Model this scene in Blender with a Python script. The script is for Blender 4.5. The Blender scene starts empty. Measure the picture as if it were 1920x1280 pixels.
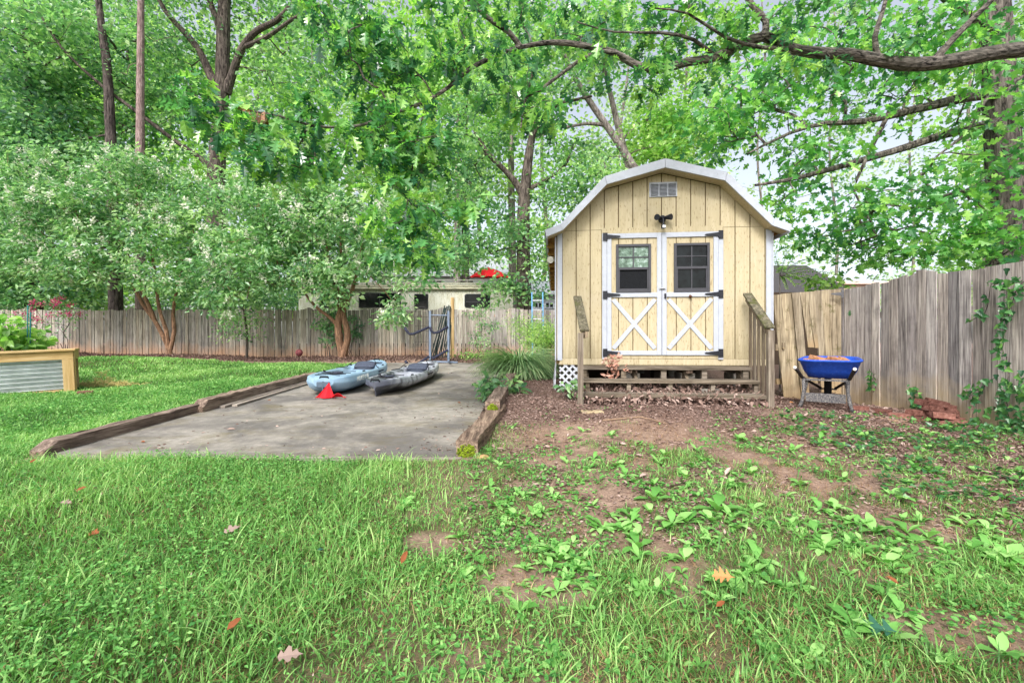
import bpy, math, random
import numpy as np
from mathutils import Vector, Matrix
R_ = math.radians
scene = bpy.context.scene
COL = scene.collection
F = 853.0            # focal length in photo pixels (16 mm on a full frame)
CZ = 1.35            # camera height above the lawn it stands on

# ------------------------------------------------------------------ camera, sky, sun, exposure
cam = bpy.data.cameras.new("camera")
cam.sensor_width = 36.0
cam.lens = 16.0
cam.clip_start = 0.05
cam.clip_end = 900
camo = bpy.data.objects.new("camera", cam)
camo.location = (0, 0, CZ)
camo.rotation_euler = (R_(90), 0, 0)
COL.objects.link(camo)
scene.camera = camo

SUN_EL, SUN_AZ = R_(44), R_(200)      # azimuth clockwise from +Y: behind the camera, a little to the left
world = bpy.data.worlds.new("World")
scene.world = world
world.use_nodes = True
wn = world.node_tree
sky = wn.nodes.new("ShaderNodeTexSky")
sky.sky_type = 'NISHITA'
sky.sun_disc = False
sky.sun_elevation = SUN_EL
sky.sun_rotation = SUN_AZ
sky.air_density = 1.0
sky.dust_density = 4.0
sky.ozone_density = 1.0
hs = wn.nodes.new("ShaderNodeHueSaturation")
hs.inputs['Saturation'].default_value = 0.45
wn.links.new(sky.outputs[0], hs.inputs['Color'])
bg = wn.nodes["Background"]
wn.links.new(hs.outputs[0], bg.inputs[0])
bg.inputs[1].default_value = 0.15
sun = bpy.data.lights.new("sun", 'SUN')
sun.energy = 1.5
sun.angle = R_(13)
sun.color = (1.0, 0.985, 0.965)
suno = bpy.data.objects.new("sun", sun)
sd = Vector((math.sin(SUN_AZ)*math.cos(SUN_EL), math.cos(SUN_AZ)*math.cos(SUN_EL), math.sin(SUN_EL)))
suno.rotation_euler = sd.to_track_quat('Z', 'Y').to_euler()
suno.location = (0, -5, 30)
COL.objects.link(suno)
scene.view_settings.view_transform = 'Standard'
scene.view_settings.look = 'None'
scene.view_settings.exposure = 1.0
scene.view_settings.gamma = 1.0
scene.render.engine = 'CYCLES'
cy = scene.cycles
cy.max_bounces = 6
cy.diffuse_bounces = 3
cy.glossy_bounces = 2
cy.transmission_bounces = 4
cy.transparent_max_bounces = 4
cy.caustics_reflective = False
cy.caustics_refractive = False
cy.sample_clamp_indirect = 6.0

# ------------------------------------------------------------------ helpers
def S(r, g, b):
    f = lambda c: (c/12.92 if c <= 0.04045 else ((c+0.055)/1.055)**2.4)
    return (f(r/255), f(g/255), f(b/255), 1.0)

def P(px, py, d):
    return np.array([(px-960)/F*d, d, CZ+(640-py)/F*d])

def tag(o, label=None, cat=None, group=None, kind=None):
    if label: o['label'] = label
    if cat: o['category'] = cat
    if group: o['group'] = group
    if kind: o['kind'] = kind
    return o

def empty(name, loc, label, cat, group=None, rz=0):
    o = bpy.data.objects.new(name, None)
    o.empty_display_size = 0.1
    o.location = loc
    o.rotation_euler = (0, 0, rz)
    COL.objects.link(o)
    return tag(o, label, cat, group)

def offset_of(o):
    t = np.zeros(3)
    while o is not None:
        t += np.array(o.location); o = o.parent
    return t

def fastmesh(name, V, faces_flat, totals, rnd=None, h=None, smooth=False):
    me = bpy.data.meshes.new(name)
    V = np.asarray(V, dtype=np.float32)
    faces_flat = np.asarray(faces_flat, dtype=np.int32)
    totals = np.asarray(totals, dtype=np.int32)
    starts = np.zeros(len(totals), dtype=np.int32)
    if len(totals) > 1: starts[1:] = np.cumsum(totals)[:-1]
    me.vertices.add(len(V)); me.vertices.foreach_set('co', V.ravel())
    me.loops.add(len(faces_flat)); me.loops.foreach_set('vertex_index', faces_flat)
    me.polygons.add(len(totals)); me.polygons.foreach_set('loop_start', starts)
    me.polygons.foreach_set('loop_total', totals)
    me.polygons.foreach_set('use_smooth', np.full(len(totals), bool(smooth)))
    if rnd is not None:
        a = me.attributes.new('rnd', 'FLOAT', 'POINT'); a.data.foreach_set('value', np.asarray(rnd, dtype=np.float32))
    if h is not None:
        a = me.attributes.new('h', 'FLOAT', 'POINT'); a.data.foreach_set('value', np.asarray(h, dtype=np.float32))
    me.update(calc_edges=True)
    me.validate()
    return me

def link(name, me, mat, parent=None, loc=(0, 0, 0)):
    o = bpy.data.objects.new(name, me)
    if mat is not None and len(me.materials) == 0: me.materials.append(mat)
    o.parent = parent
    o.location = loc
    COL.objects.link(o)
    return o

class MB:
    """collects shapes, links them as one mesh object"""
    def __init__(s): s.V = []; s.F = []; s.R = []; s.H = []; s.n = 0
    def add(s, verts, faces, rnd=0.5, h=None):
        verts = [tuple(map(float, v)) for v in verts]
        s.V += verts
        s.F += [tuple(i+s.n for i in f) for f in faces]
        s.R += [rnd]*len(verts)
        s.H += ([0.5]*len(verts) if h is None else list(h))
        s.n += len(verts)
    def box(s, x0, x1, y0, y1, z0, z1, rnd=0.5):
        s.add([(x0,y0,z0),(x1,y0,z0),(x1,y1,z0),(x0,y1,z0),(x0,y0,z1),(x1,y0,z1),(x1,y1,z1),(x0,y1,z1)],
              [(0,3,2,1),(4,5,6,7),(0,1,5,4),(1,2,6,5),(2,3,7,6),(3,0,4,7)], rnd, [0]*4+[1]*4)
    def beam(s, p0, p1, w, h, up=(0,0,1), rnd=0.5, taper=1.0):
        p0 = Vector(p0); p1 = Vector(p1); d = (p1-p0).normalized(); up = Vector(up)
        sx = d.cross(up)
        if sx.length < 1e-4: sx = d.cross(Vector((0,1,0)))
        sx.normalize(); sz = sx.cross(d).normalized()
        vs = []
        for p, k in ((p0, 1), (p1, taper)):
            for a, b in ((-1,-1),(1,-1),(1,1),(-1,1)): vs.append(p+sx*(a*w/2*k)+sz*(b*h/2*k))
        s.add(vs, [(0,1,2,3),(7,6,5,4),(0,4,5,1),(1,5,6,2),(2,6,7,3),(3,7,4,0)], rnd, [0]*4+[1]*4)
    def tube(s, pts, radii, n=8, rnd=0.5, cap=True):
        pts = [Vector(p) for p in pts]
        if not hasattr(radii, '__len__'): radii = [radii]*len(pts)
        ref = None; vs = []; fs = []
        for i, p in enumerate(pts):
            t = (pts[min(i+1, len(pts)-1)]-pts[max(i-1, 0)])
            if t.length < 1e-9: t = Vector((0,0,1))
            t.normalize()
            if ref is None:
                ref = t.orthogonal().normalized()
            ref = (ref - t*ref.dot(t))
            if ref.length < 1e-6: ref = t.orthogonal()
            ref.normalize(); bi = t.cross(ref)
            for k in range(n):
                a = 2*math.pi*k/n
                vs.append(p+(ref*math.cos(a)+bi*math.sin(a))*radii[i])
        for i in range(len(pts)-1):
            for k in range(n):
                a = i*n+k; b = i*n+(k+1) % n
                fs.append((a, b, b+n, a+n))
        if cap:
            fs.append(tuple(range(n))[::-1]); fs.append(tuple((len(pts)-1)*n+k for k in range(n)))
        s.add(vs, fs, rnd)
    def prism(s, poly, ext, rnd=0.5):
        """poly: 3-D points of a planar outline, ext: extrusion vector"""
        n = len(poly); e = Vector(ext)
        vs = [Vector(p) for p in poly]+[Vector(p)+e for p in poly]
        fs = [tuple(range(n))[::-1], tuple(range(n, 2*n))]+[(i, (i+1) % n, (i+1) % n+n, i+n) for i in range(n)]
        s.add(vs, fs, rnd)
    def grid(s, rows, rnd=0.5, closed=False):
        n = len(rows[0]); vs = [p for r in rows for p in r]; fs = []
        for i in range(len(rows)-1):
            for k in range(n if closed else n-1):
                a = i*n+k; b = i*n+(k+1) % n
                fs.append((a, b, b+n, a+n))
        s.add(vs, fs, rnd)
    def build(s, name, mat, parent=None, local=False, loc=None, bevel=0, smooth=False, fixn=True):
        off = np.zeros(3)
        if parent is not None and not local: off = offset_of(parent)
        elif loc is not None: off = np.array(loc)
        V = np.array(s.V, dtype=np.float32)-off.astype(np.float32)
        flat = [i for f in s.F for i in f]; tot = [len(f) for f in s.F]
        me = fastmesh(name, V, flat, tot, s.R, s.H, smooth)
        if fixn and len(V) < 60000:
            import bmesh
            bm = bmesh.new(); bm.from_mesh(me); bmesh.ops.recalc_face_normals(bm, faces=bm.faces); bm.to_mesh(me); bm.free()
        o = link(name, me, mat, parent, (0,0,0) if parent is not None else (loc if loc is not None else (0,0,0)))
        if bevel:
            b = o.modifiers.new('bevel', 'BEVEL'); b.width = bevel; b.segments = 2; b.limit_method = 'ANGLE'; b.angle_limit = R_(40)
        return o

# ------------------------------------------------------------------ materials
class NT:
    def __init__(s, name):
        s.m = bpy.data.materials.new(name); s.m.use_nodes = True
        s.t = s.m.node_tree; s.b = s.t.nodes['Principled BSDF']; s.out = s.t.nodes['Material Output']
    def n(s, typ, **kw):
        x = s.t.nodes.new('ShaderNode'+typ)
        for k, v in kw.items(): setattr(x, k, v)
        return x
    def l(s, a, b): s.t.links.new(a, b)
    def setin(s, sock, v):
        if hasattr(v, 'is_output'): s.l(v, sock)
        else: sock.default_value = v
    def coord(s, scale=(1,1,1), kind='Object'):
        tc = s.n('TexCoord'); mp = s.n('Mapping'); mp.inputs['Scale'].default_value = scale
        s.l(tc.outputs[kind], mp.inputs[0]); return mp.outputs[0]
    def attr(s, name):
        a = s.n('Attribute'); a.attribute_name = name; return a.outputs['Fac']
    def noise(s, vec, scale=5, detail=4, rough=0.55, dist=0):
        x = s.n('TexNoise'); s.l(vec, x.inputs['Vector']); x.inputs['Scale'].default_value = scale
        x.inputs['Detail'].default_value = detail; x.inputs['Roughness'].default_value = rough
        x.inputs['Distortion'].default_value = dist
        return x.outputs['Fac']
    def ramp(s, fac, stops, interp='LINEAR'):
        r = s.n('ValToRGB'); s.l(fac, r.inputs[0]); e = r.color_ramp.elements; r.color_ramp.interpolation = interp
        while len(e) < len(stops): e.new(0.5)
        for i, (p, c) in enumerate(stops):
            e[i].position = p; e[i].color = c if len(c) == 4 else (*c, 1)
        return r.outputs[0]
    def mix(s, fac, a, b, blend='MIX'):
        x = s.n('MixRGB', blend_type=blend); s.setin(x.inputs[0], fac); s.setin(x.inputs[1], a); s.setin(x.inputs[2], b)
        return x.outputs[0]
    def math(s, op, a, b=0.0):
        x = s.n('Math', operation=op); s.setin(x.inputs[0], a); s.setin(x.inputs[1], b); return x.outputs[0]
    def bump(s, hgt, strength=0.3, dist=0.01):
        x = s.n('Bump'); x.inputs['Strength'].default_value = strength; x.inputs['Distance'].default_value = dist
        s.l(hgt, x.inputs['Height']); s.l(x.outputs[0], s.b.inputs['Normal'])
    def fin(s, col, rough=0.8, spec=0.3, metal=0.0):
        s.setin(s.b.inputs['Base Color'], col); s.setin(s.b.inputs['Roughness'], rough)
        s.b.inputs['Specular IOR Level'].default_value = spec; s.b.inputs['Metallic'].default_value = metal
        return s.m

G0, G1 = (0,0,0,1), (1,1,1,1)
def plain(name, col, rough=0.6, spec=0.4, metal=0.0, var=0.15, sc=12):
    t = NT(name); v = t.coord()
    n = t.noise(v, sc, 5)
    d = tuple(c*(1-var) for c in col[:3])+(1,); b = tuple(min(1, c*(1+var)) for c in col[:3])+(1,)
    c = t.ramp(n, [(0.3, d), (0.7, b)])
    return t.fin(c, rough, spec, metal)

def wood(name, dark, mid, light, grain='z', scale=1.0, moss=None, stain=None, rough=0.9, bump=0.5, moss_amt=0.55):
    """weathered boards: streaks along the grain, knots, per-board tint (attribute rnd), dirt at the foot (attribute h)"""
    t = NT(name)
    sq = {'x': (1.2, 26, 26), 'y': (26, 1.2, 26), 'z': (36, 36, 1.3)}[grain]
    v = t.coord(tuple(c*scale for c in sq))
    rnd = t.attr('rnd')
    add = t.n('VectorMath', operation='ADD'); t.l(v, add.inputs[0])
    cmb = t.n('CombineXYZ'); k = t.math('MULTIPLY', rnd, 37.0)
    for i in range(3): t.l(k, cmb.inputs[i])
    t.l(cmb.outputs[0], add.inputs[1]); v2 = add.outputs[0]
    n1 = t.noise(v2, 1.0, 6, 0.62, 0.6)
    n2 = t.noise(v2, 3.2, 4, 0.6)
    streak = t.mix(0.35, n1, n2)
    c = t.ramp(streak, [(0.34, dark), (0.48, mid), (0.64, light)])
    tint = t.ramp(rnd, [(0.0, (0.58,0.58,0.60,1)), (0.3, (1.0,0.94,0.87,1)), (0.6, (0.84,0.84,0.89,1)), (1.0, (1.2,1.17,1.12,1))])
    c = t.mix(1.0, c, tint, 'MULTIPLY')
    vs = t.coord((3,3,3)); big = t.noise(vs, 1.0, 5, 0.6)
    c = t.mix(t.ramp(big, [(0.52, G0), (0.75, (0.5,0.5,0.5,1))]), c, dark)
    if moss is not None:
        mm = t.noise(t.coord((5,5,5)), 1.0, 8, 0.7)
        c = t.mix(t.ramp(mm, [(moss_amt, G0), (moss_amt+0.12, (0.8,0.8,0.8,1))]), c, moss)
    if stain is not None:
        hh = t.attr('h'); hn = t.math('ADD', hh, t.math('MULTIPLY', t.math('SUBTRACT', big, 0.5), 0.5))
        c = t.mix(t.ramp(hn, [(0.02, (0.85,)*3+(1,)), (0.30, G0)]), c, stain)
    t.bump(streak, bump, 0.006)
    return t.fin(c, rough, 0.15)

def leafmat(name, dark, mid, light, trans=0.42, rough=0.36, spec=0.75, tl=None):
    t = NT(name); rnd = t.attr('rnd')
    c = t.ramp(rnd, [(0.05, dark), (0.5, mid), (0.95, light)])
    t.fin(c, rough, spec)
    tr = t.n('BsdfTranslucent')
    tc = t.mix(1.0, c, tl or (1.22, 1.5, 0.85, 1), 'MULTIPLY')
    t.l(tc, tr.inputs[0])
    ms = t.n('MixShader'); ms.inputs[0].default_value = trans
    t.l(t.b.outputs[0], ms.inputs[1]); t.l(tr.outputs[0], ms.inputs[2]); t.l(ms.outputs[0], t.out.inputs[0])
    return t.m

def bark(name, dark, light, sc=1.0, moss=None, axis='z'):
    t = NT(name); v = t.coord((9*sc, 9*sc, 1.8*sc) if axis == 'z' else (3.4*sc, 13*sc, 13*sc)); n = t.noise(v, 1.6, 8, 0.7, 0.8)
    c = t.ramp(n, [(0.40, dark), (0.60, light)])
    big = t.noise(t.coord((1.3,1.3,1.3)), 1.5, 4)
    c = t.mix(t.ramp(big, [(0.45, G0), (0.7, (0.6,)*3+(1,))]), c, moss or dark)
    t.bump(n, 0.9, 0.03)
    return t.fin(c, 0.95, 0.1)
# ------------------------------------------------------------------ terrain
GP = np.array([  # X, Y, drop below the camera
 (0,-3,1.36),(-5,-3,1.36),(6,-3,1.36),(0,0,1.35),(-3,0,1.32),(3,0,1.36),(0,2,1.21),(-2.5,2,1.18),(3,2,1.22),(-3,4,1.0),(-1.5,3.8,1.03),(-.2,4,1.02),
 (-5,4,1.0),(-8,4,1.0),(-8,8.3,.93),(-5,6,.93),(-4.5,9,.80),(-5,12,.68),(-5,15.6,.54),(-2.5,15,.5),(-20,18,.33),(-12,14.5,.5),(-12,10,.8),
 (0,14.9,.48),(3,14.5,.5),(.4,5.95,.79),(1.9,5.7,.775),(3.1,5.6,.79),(3.5,5.95,.86),(4.3,6.2,.90),(5.3,7.2,.98),(5.3,4.8,.98),(2,4.2,.98),(4,3,1.1),
 (-.1,5.5,.93),(.2,6.6,.80),(1.5,7.5,.72),(3.5,8,.78),(0.3,9,.73),(-.1,11,.66),(1.5,12,.6),(4.5,8.5,.95),(8,5,1.0),(12,10,1.0),
 (0,25,.3),(-15,30,.25),(20,30,.8),(-30,20,.3),(-20,5,1.0),(15,0,1.2),(0,45,.2),(40,60,.8),(-40,60,.2)])
def gz(X, Y):
    X = np.atleast_1d(np.asarray(X, float)); Y = np.atleast_1d(np.asarray(Y, float))
    d2 = (X[:,None]-GP[None,:,0])**2+(Y[:,None]-GP[None,:,1])**2+0.25
    w = d2**-1.7
    z = CZ-(w*GP[None,:,2]).sum(1)/w.sum(1)
    z += 0.014*np.sin(2.1*X+1.3*np.sin(1.7*Y))*np.sin(2.6*Y+.7*X)+0.006*np.sin(7.3*X+2*np.sin(5*Y))*np.sin(6.1*Y)
    return z
def slab_z(Y): return CZ-(1.16-.0393*Y)
SL0, SLW = -4.10, 0.0
def slab_r(Y): return -.46+(Y-4.08)*.032
def on_slab(X, Y, m=0.0): return (X > SL0-m) & (X < slab_r(Y)+m) & (Y > 4.02-m) & (Y < 13.5+m)
def gz1(x, y):
    if on_slab(np.array([x]), np.array([y]))[0]: return float(slab_z(y))
    return float(gz(x, y)[0])
def vnoise(X, Y, s, seed=0):
    r = np.random.RandomState(seed).rand(64, 64)
    x = X*s; y = Y*s; i = np.floor(x).astype(int); j = np.floor(y).astype(int); fx = x-i; fy = y-j
    fx = fx*fx*(3-2*fx); fy = fy*fy*(3-2*fy)
    g = lambda a, b: r[a % 64, b % 64]
    return (g(i,j)*(1-fx)+g(i+1,j)*fx)*(1-fy)+(g(i,j+1)*(1-fx)+g(i+1,j+1)*fx)*fy
def fence_y(X): return 14.9-.155*X
def sstep(a, b, x): t = np.clip((x-a)/(b-a), 0, 1); return t*t*(3-2*t)
def grass_density(X, Y):
    n = vnoise(X, Y, 1.7, 1)*.6+vnoise(X, Y, 4.5, 2)*.4
    right = sstep(-.7, .2, X-(Y-3.6)*.2)                       # 1 on the worn side before the steps
    wear = sstep(2.3, 3.3, Y+(n-.5)*2.0-.05*np.clip(X-2, -2, 3))
    n3 = vnoise(X, Y, 2.6, 61)*.45+vnoise(X, Y, 9.5, 62)*.55
    D = 1-right*wear*(.30+.70*sstep(.34, .56, n3+.25*sstep(3.6, 4.8, Y)))-right*(1-wear)*.45*sstep(.5, .62, n3)
    D = D*(1-right*sstep(4.6, 5.3, Y))
    hole = (((X-.12)/.30)**2+((Y-2.25)/.22)**2 < .6+n*.8) | (((X+.45)/.2)**2+((Y-2.6)/.15)**2 < .3+n*.8) | (((X-1.9)/.5)**2+((Y-1.85)/.2)**2 < .1+n*.8)
    D = np.where(hole, D*.12, D)
    D = D*np.where((X > -.9) & (Y > 1.3), np.clip(.25+n*1.2, .2, 1), 1)
    D = np.where(on_slab(X, Y, .14), 0, D)
    D = np.where(Y > fence_y(X)-1.5-.5*n-.5*(X < -4), 0, D)
    D = np.where((X > -.5) & (Y > 5.3), 0, D)
    lx = (X+7.96)*.755+(Y-8.3)*.656; ly = -(X+7.96)*.656+(Y-8.3)*.755
    D = np.where((lx < 0) & (ly > 0) & (ly < 1.25) & (lx > -2.4), 0, D)
    return np.clip(D, 0, 1)
def mulch(X, Y):
    n = vnoise(X, Y, 2.3, 5)
    a = sstep(4.5, 5.4, Y+(n-.5)*1.2)*(X > -.7)*(Y < 40)
    b = sstep(2.5, 3.3, X+(n-.5)*1.0)*sstep(2.5, 3.1, Y+(n-.5)*.8)
    c = sstep(-2.2, -1.5, Y-fence_y(X)+(n-.5)*.5)
    return np.clip(np.maximum(np.maximum(a, b), c), 0, 1)

xs = np.unique(np.concatenate([np.linspace(-220,-24,24), np.linspace(-24,-10,30), np.linspace(-10,8,190), np.linspace(8,20,24), np.linspace(20,220,24)]))
ys = np.unique(np.concatenate([np.linspace(-60,-3,16), np.linspace(-3,1,20), np.linspace(1,8,90), np.linspace(8,20,80), np.linspace(20,60,24), np.linspace(60,400,20)]))
GX, GY = np.meshgrid(xs, ys); gx = GX.ravel(); gy = GY.ravel()
gzv = np.concatenate([gz(gx[i:i+8000], gy[i:i+8000]) for i in range(0, len(gx), 8000)])
gzv = np.where(on_slab(gx, gy, .08), np.minimum(gzv, slab_z(gy)-.09), gzv)
nx, ny = len(xs), len(ys)
ii, jj = np.meshgrid(np.arange(nx-1), np.arange(ny-1)); a = (jj*nx+ii).ravel()
gf = np.stack([a, a+1, a+nx+1, a+nx], 1)
t = NT('soil_and_turf')
hA = t.attr('h'); rA = t.attr('rnd'); v = t.coord((1,1,1))
n1 = t.noise(v, 9, 8, .7); n2 = t.noise(v, 60, 5, .7); n5 = t.noise(v, 28, 6, .75); n3 = t.noise(v, 2.2, 5, .6)
soil = t.ramp(n1, [(.3, S(118,98,86)), (.55, S(160,136,119)), (.75, S(188,166,149))])
mul = t.ramp(n2, [(.32, S(62,50,46)), (.5, S(112,92,84)), (.68, S(154,132,122))])
turf = t.ramp(n2, [(.3, S(40,52,26)), (.6, S(78,92,46)), (.8, S(120,112,74))])
soil = t.mix(t.ramp(n5, [(.5, G0), (.66, (.75,)*3+(1,))]), soil, S(104,84,74)); c = t.mix(rA, soil, mul); c = t.mix(hA, c, turf)
c = t.mix(t.ramp(n3, [(.4, (.35,)*3+(1,)), (.65, G0)]), c, S(110,84,70))
t.bump(t.mix(.5, n1, n2), .8, .03)
ground_mat = t.fin(c, .95, .1)
me = fastmesh('ground', np.stack([gx, gy, gzv], 1), gf.ravel(), np.full(len(gf), 4), mulch(gx, gy)*(1-.0), np.clip(grass_density(gx, gy)*1.1, 0, 1)*(1-mulch(gx, gy)*.9), True)
ground = tag(link('ground', me, ground_mat), kind='structure')

# ------------------------------------------------------------------ concrete slab
t = NT('old_concrete'); v = t.coord((1,1,1))
n1 = t.noise(v, 1.1, 7, .65, .4); n2 = t.noise(v, 9, 6, .7); n3 = t.noise(v, 90, 3, .6); n4 = t.noise(t.coord((1.0,1.5,1)), 1.3, 8, .75, .6)
c = t.ramp(n2, [(.3, S(134,129,120)), (.7, S(174,167,157))])
c = t.mix(t.ramp(n1, [(.42, (.75,)*3+(1,)), (.62, G0)]), c, S(84,81,80))
c = t.mix(t.ramp(n4, [(.50, G0), (.66, (.6,)*3+(1,))]), c, S(112,102,70))
c = t.mix(t.ramp(n3, [(.55, G0), (.75, (.5,)*3+(1,))]), c, S(80,74,70))
t.bump(t.mix(.4, n2, n3), .35, .01)
conc = t.fin(c, .88, .2)
b = MB()
def slab_piece(y0, y1):
    rows = []
    for y in np.linspace(y0, y1, 8):
        rows.append([(x, y, slab_z(y)) for x in np.linspace(SL0, slab_r(y), 12)])
    b.grid(rows)
    for x0, x1, ya, yb in ((SL0, slab_r(y0), y0, y0), (SL0, slab_r(y1), y1, y1)):
        b.add([(x0,ya,slab_z(ya)),(x1,ya,slab_z(ya)),(x1,ya,slab_z(ya)-.12),(x0,ya,slab_z(ya)-.12)], [(0,1,2,3)])
    for f in (lambda y: SL0, slab_r):
        b.add([(f(y0),y0,slab_z(y0)),(f(y1),y1,slab_z(y1)),(f(y1),y1,slab_z(y1)-.12),(f(y0),y0,slab_z(y0)-.12)], [(0,1,2,3)])
slab_piece(4.08, 7.235); slab_piece(7.26, 13.5)
tag(b.build('concrete_slab', conc), kind='structure')

# ------------------------------------------------------------------ timbers round the slab
timber_mat = wood('old_timber', S(58,48,44), S(118,102,90), S(172,154,136), 'y', 1.0, moss=S(84,92,44), moss_amt=.66)
grey_board = wood('grey_board', S(84,76,70), S(136,126,116), S(176,168,156), 'x', 1.0)
moss_mat = plain('moss', S(112,128,36), .95, .1, 0, .6, 40)
def timber(name, p0, p1, w, h, label, dz=0.0, cham=True, seed=0, group=None):
    """square-sawn timber with worn, slightly wavy faces; axis p0->p1 on its underside"""
    rng = np.random.RandomState(seed)
    p0 = np.array(p0, float); p1 = np.array(p1, float); L = np.linalg.norm(p1-p0); d = (p1-p0)/L
    sx = np.array([d[1], -d[0], 0]); sx /= np.linalg.norm(sx); n = max(6, int(L/.12)); rows = []
    prof = [(-.5,0),(-.5,.45),(-.495,.955),(-.46,1),(0,1.0),(.46,1),(.495,.955),(.5,.45),(.5,0)]
    for i in range(n+1):
        f = i/n; c = p0+(p1-p0)*f; k = 1.0; hz = 1.0
        if cham and i == 0: hz = .55
        if cham and i == 0: k = .92
        if i == 0 and not cham: hz = .97
        rows.append([tuple(c+sx*(a*w*k+rng.randn()*.004)+np.array([0,0,z*h*hz+(rng.randn()*.006 if z > .3 else 0)])) for a, z in prof])
    b = MB(); b.grid(rows, .3+.5*rng.rand())
    m = len(prof); b.add(rows[0], [tuple(range(m))], .4); b.add(rows[-1], [tuple(range(m))[::-1]], .4)
    o = b.build(name, timber_mat, loc=tuple(p0))
    tag(o, label, 'timber', group)
    return o
def sl(x, y, dz=0): return (x, y, slab_z(y)+dz)
G_T = 'landscape timbers around the slab'
timber('landscape_timber', sl(-4.17,4.0,-.06), sl(-4.19,6.05,-.07), .15, .165, 'long mossy dark timber edging the near left side of the slab', seed=1, group=G_T)
timber('landscape_timber', sl(-4.12,5.95,-.03), sl(-4.15,9.6,-.04), .16, .18, 'dark chamfered timber edging the slab beside the loose boards', seed=2, group=G_T)
tm = timber('landscape_timber', sl(-.40,4.02,-.08), sl(-.17,5.75,-.08), .19, .215, 'weathered timber with a bright moss patch at the near right slab corner', cham=False, seed=3, group=G_T)
tm2 = timber('landscape_timber', sl(-.235,5.45,.07), sl(-.0,8.6,.07), .18, .16, 'short moss-ended timber stacked higher below the broad-leaved plant', cham=False, seed=4, group=G_T)
def moss_patch(parent, c, w, h, seed):
    rng = np.random.RandomState(seed); b = MB()
    for i in range(240):
        a = rng.rand()*6.283; r = math.sqrt(rng.rand()); x = c[0]+w*r*math.cos(a); z = c[2]+h*r*math.sin(a)
        s = .004+.005*rng.rand(); r = r if r < .8 or rng.rand() < .4 else .5
        b.add([(x-s,c[1],z-s),(x+s,c[1],z-s),(x+s,c[1],z+s),(x-s,c[1],z+s),(x,c[1]-s*1.4,z)], [(0,1,4),(1,2,4),(2,3,4),(3,0,4)], rng.rand())
    b.build('moss', moss_mat, parent, fixn=False)
moss_patch(tm, (-.40, 4.012, slab_z(4.0)+.03), .085, .07, 5)
moss_patch(tm2, (-.235, 5.435, slab_z(5.45)+.14), .06, .06, 6)
b = MB(); b.beam(sl(-4.0,3.99,-.04), sl(-1.9,3.99,-.04), .11, .04, rnd=.4)
tag(b.build('edge_board', grey_board, bevel=.004, loc=sl(-4,3.99,-.04)), 'grey board set along the near left edge of the slab', 'board', 'boards edging the slab')
b = MB(); b.beam(sl(-1.88,3.985,-.035), sl(-.44,3.96,-.03), .12, .04, rnd=.7)
tag(b.build('edge_board', grey_board, bevel=.004, loc=sl(-1.88,3.98,-.04)), 'split grey board along the near slab edge beside the moss-faced timber', 'board', 'boards edging the slab')
yboard = wood('grey_board_long', S(84,76,70), S(136,126,116), S(176,168,156), 'y', 1.0)
for i, (x, lab) in enumerate(((-3.98, 'narrow loose board on the slab, the one against the dark timber'), (-3.87, 'narrow loose board on the slab, the outer one of the two'))):
    b = MB(); b.beam(sl(x,6.25+.1*i,.017), sl(x-.05,10.1+.15*i,.017), .075, .03, rnd=.5+.3*i)
    tag(b.build('loose_board', yboard, bevel=.003, loc=sl(x,6.25,.017)), lab, 'board', 'loose boards lying on the slab')

# ------------------------------------------------------------------ fences
fence_mat = wood('fence_board', S(66,62,60), S(150,144,136), S(198,192,182), 'z', 1.0, stain=S(176,138,112), moss=S(96,96,62), moss_amt=.64)
fence_r_mat = wood('fence_board_lavender', S(68,64,66), S(158,152,150), S(208,203,198), 'z', 1.0, stain=S(178,158,124), moss=S(104,98,72), moss_amt=.66)
gate_mat = wood('gate_board', S(66,60,48), S(150,136,112), S(196,184,156), 'z', 1.0, stain=S(168,144,110), moss=S(84,80,40), moss_amt=.55)
def pickets(p0, p1, zt, pitch, seed, mat, parent, thick=.016, posts=(), bumpw=.4, gap=.013, wob=.014):
    rng = np.random.RandomState(seed); p0 = np.array(p0, float); p1 = np.array(p1, float)
    L = np.linalg.norm(p1-p0); d = (p1-p0)/L; nrm = np.array([-d[1], d[0]]); n = int(L/pitch); b = MB()
    for i in range(n):
        s0 = i*pitch+gap*.5*(1+rng.rand()); s1 = (i+1)*pitch-gap*.5*(1+rng.rand()); c = p0+d*(s0+s1)/2
        zz = zt((s0+s1)/2); top = zz+rng.randn()*wob; r = rng.rand()
        bumpz = [0, 0]
        for sp in posts:
            for k, s in enumerate((s0, s1)):
                q = abs(s-sp)/bumpw
                if q < 1: bumpz[k] += .10*(1-q)**2
        bot = float(gz(c[0], c[1])[0])-.02; off = rng.randn()*.009; lean = rng.randn()*.006
        vs = []
        for th in (0, thick):
            for s, k in ((s0, 0), (s1, 1)):
                q = p0+d*s+nrm*(th+off); vs.append((q[0], q[1], bot))
                q2 = p0+d*(s+lean)+nrm*(th+off); vs.append((q2[0], q2[1], top+bumpz[k]))
        b.add(vs, [(0,2,3,1),(4,5,7,6),(0,1,5,4),(2,6,7,3),(1,3,7,5),(0,4,6,2)], r, [0,1]*4)
    return b.build('pickets', mat, parent)
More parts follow.
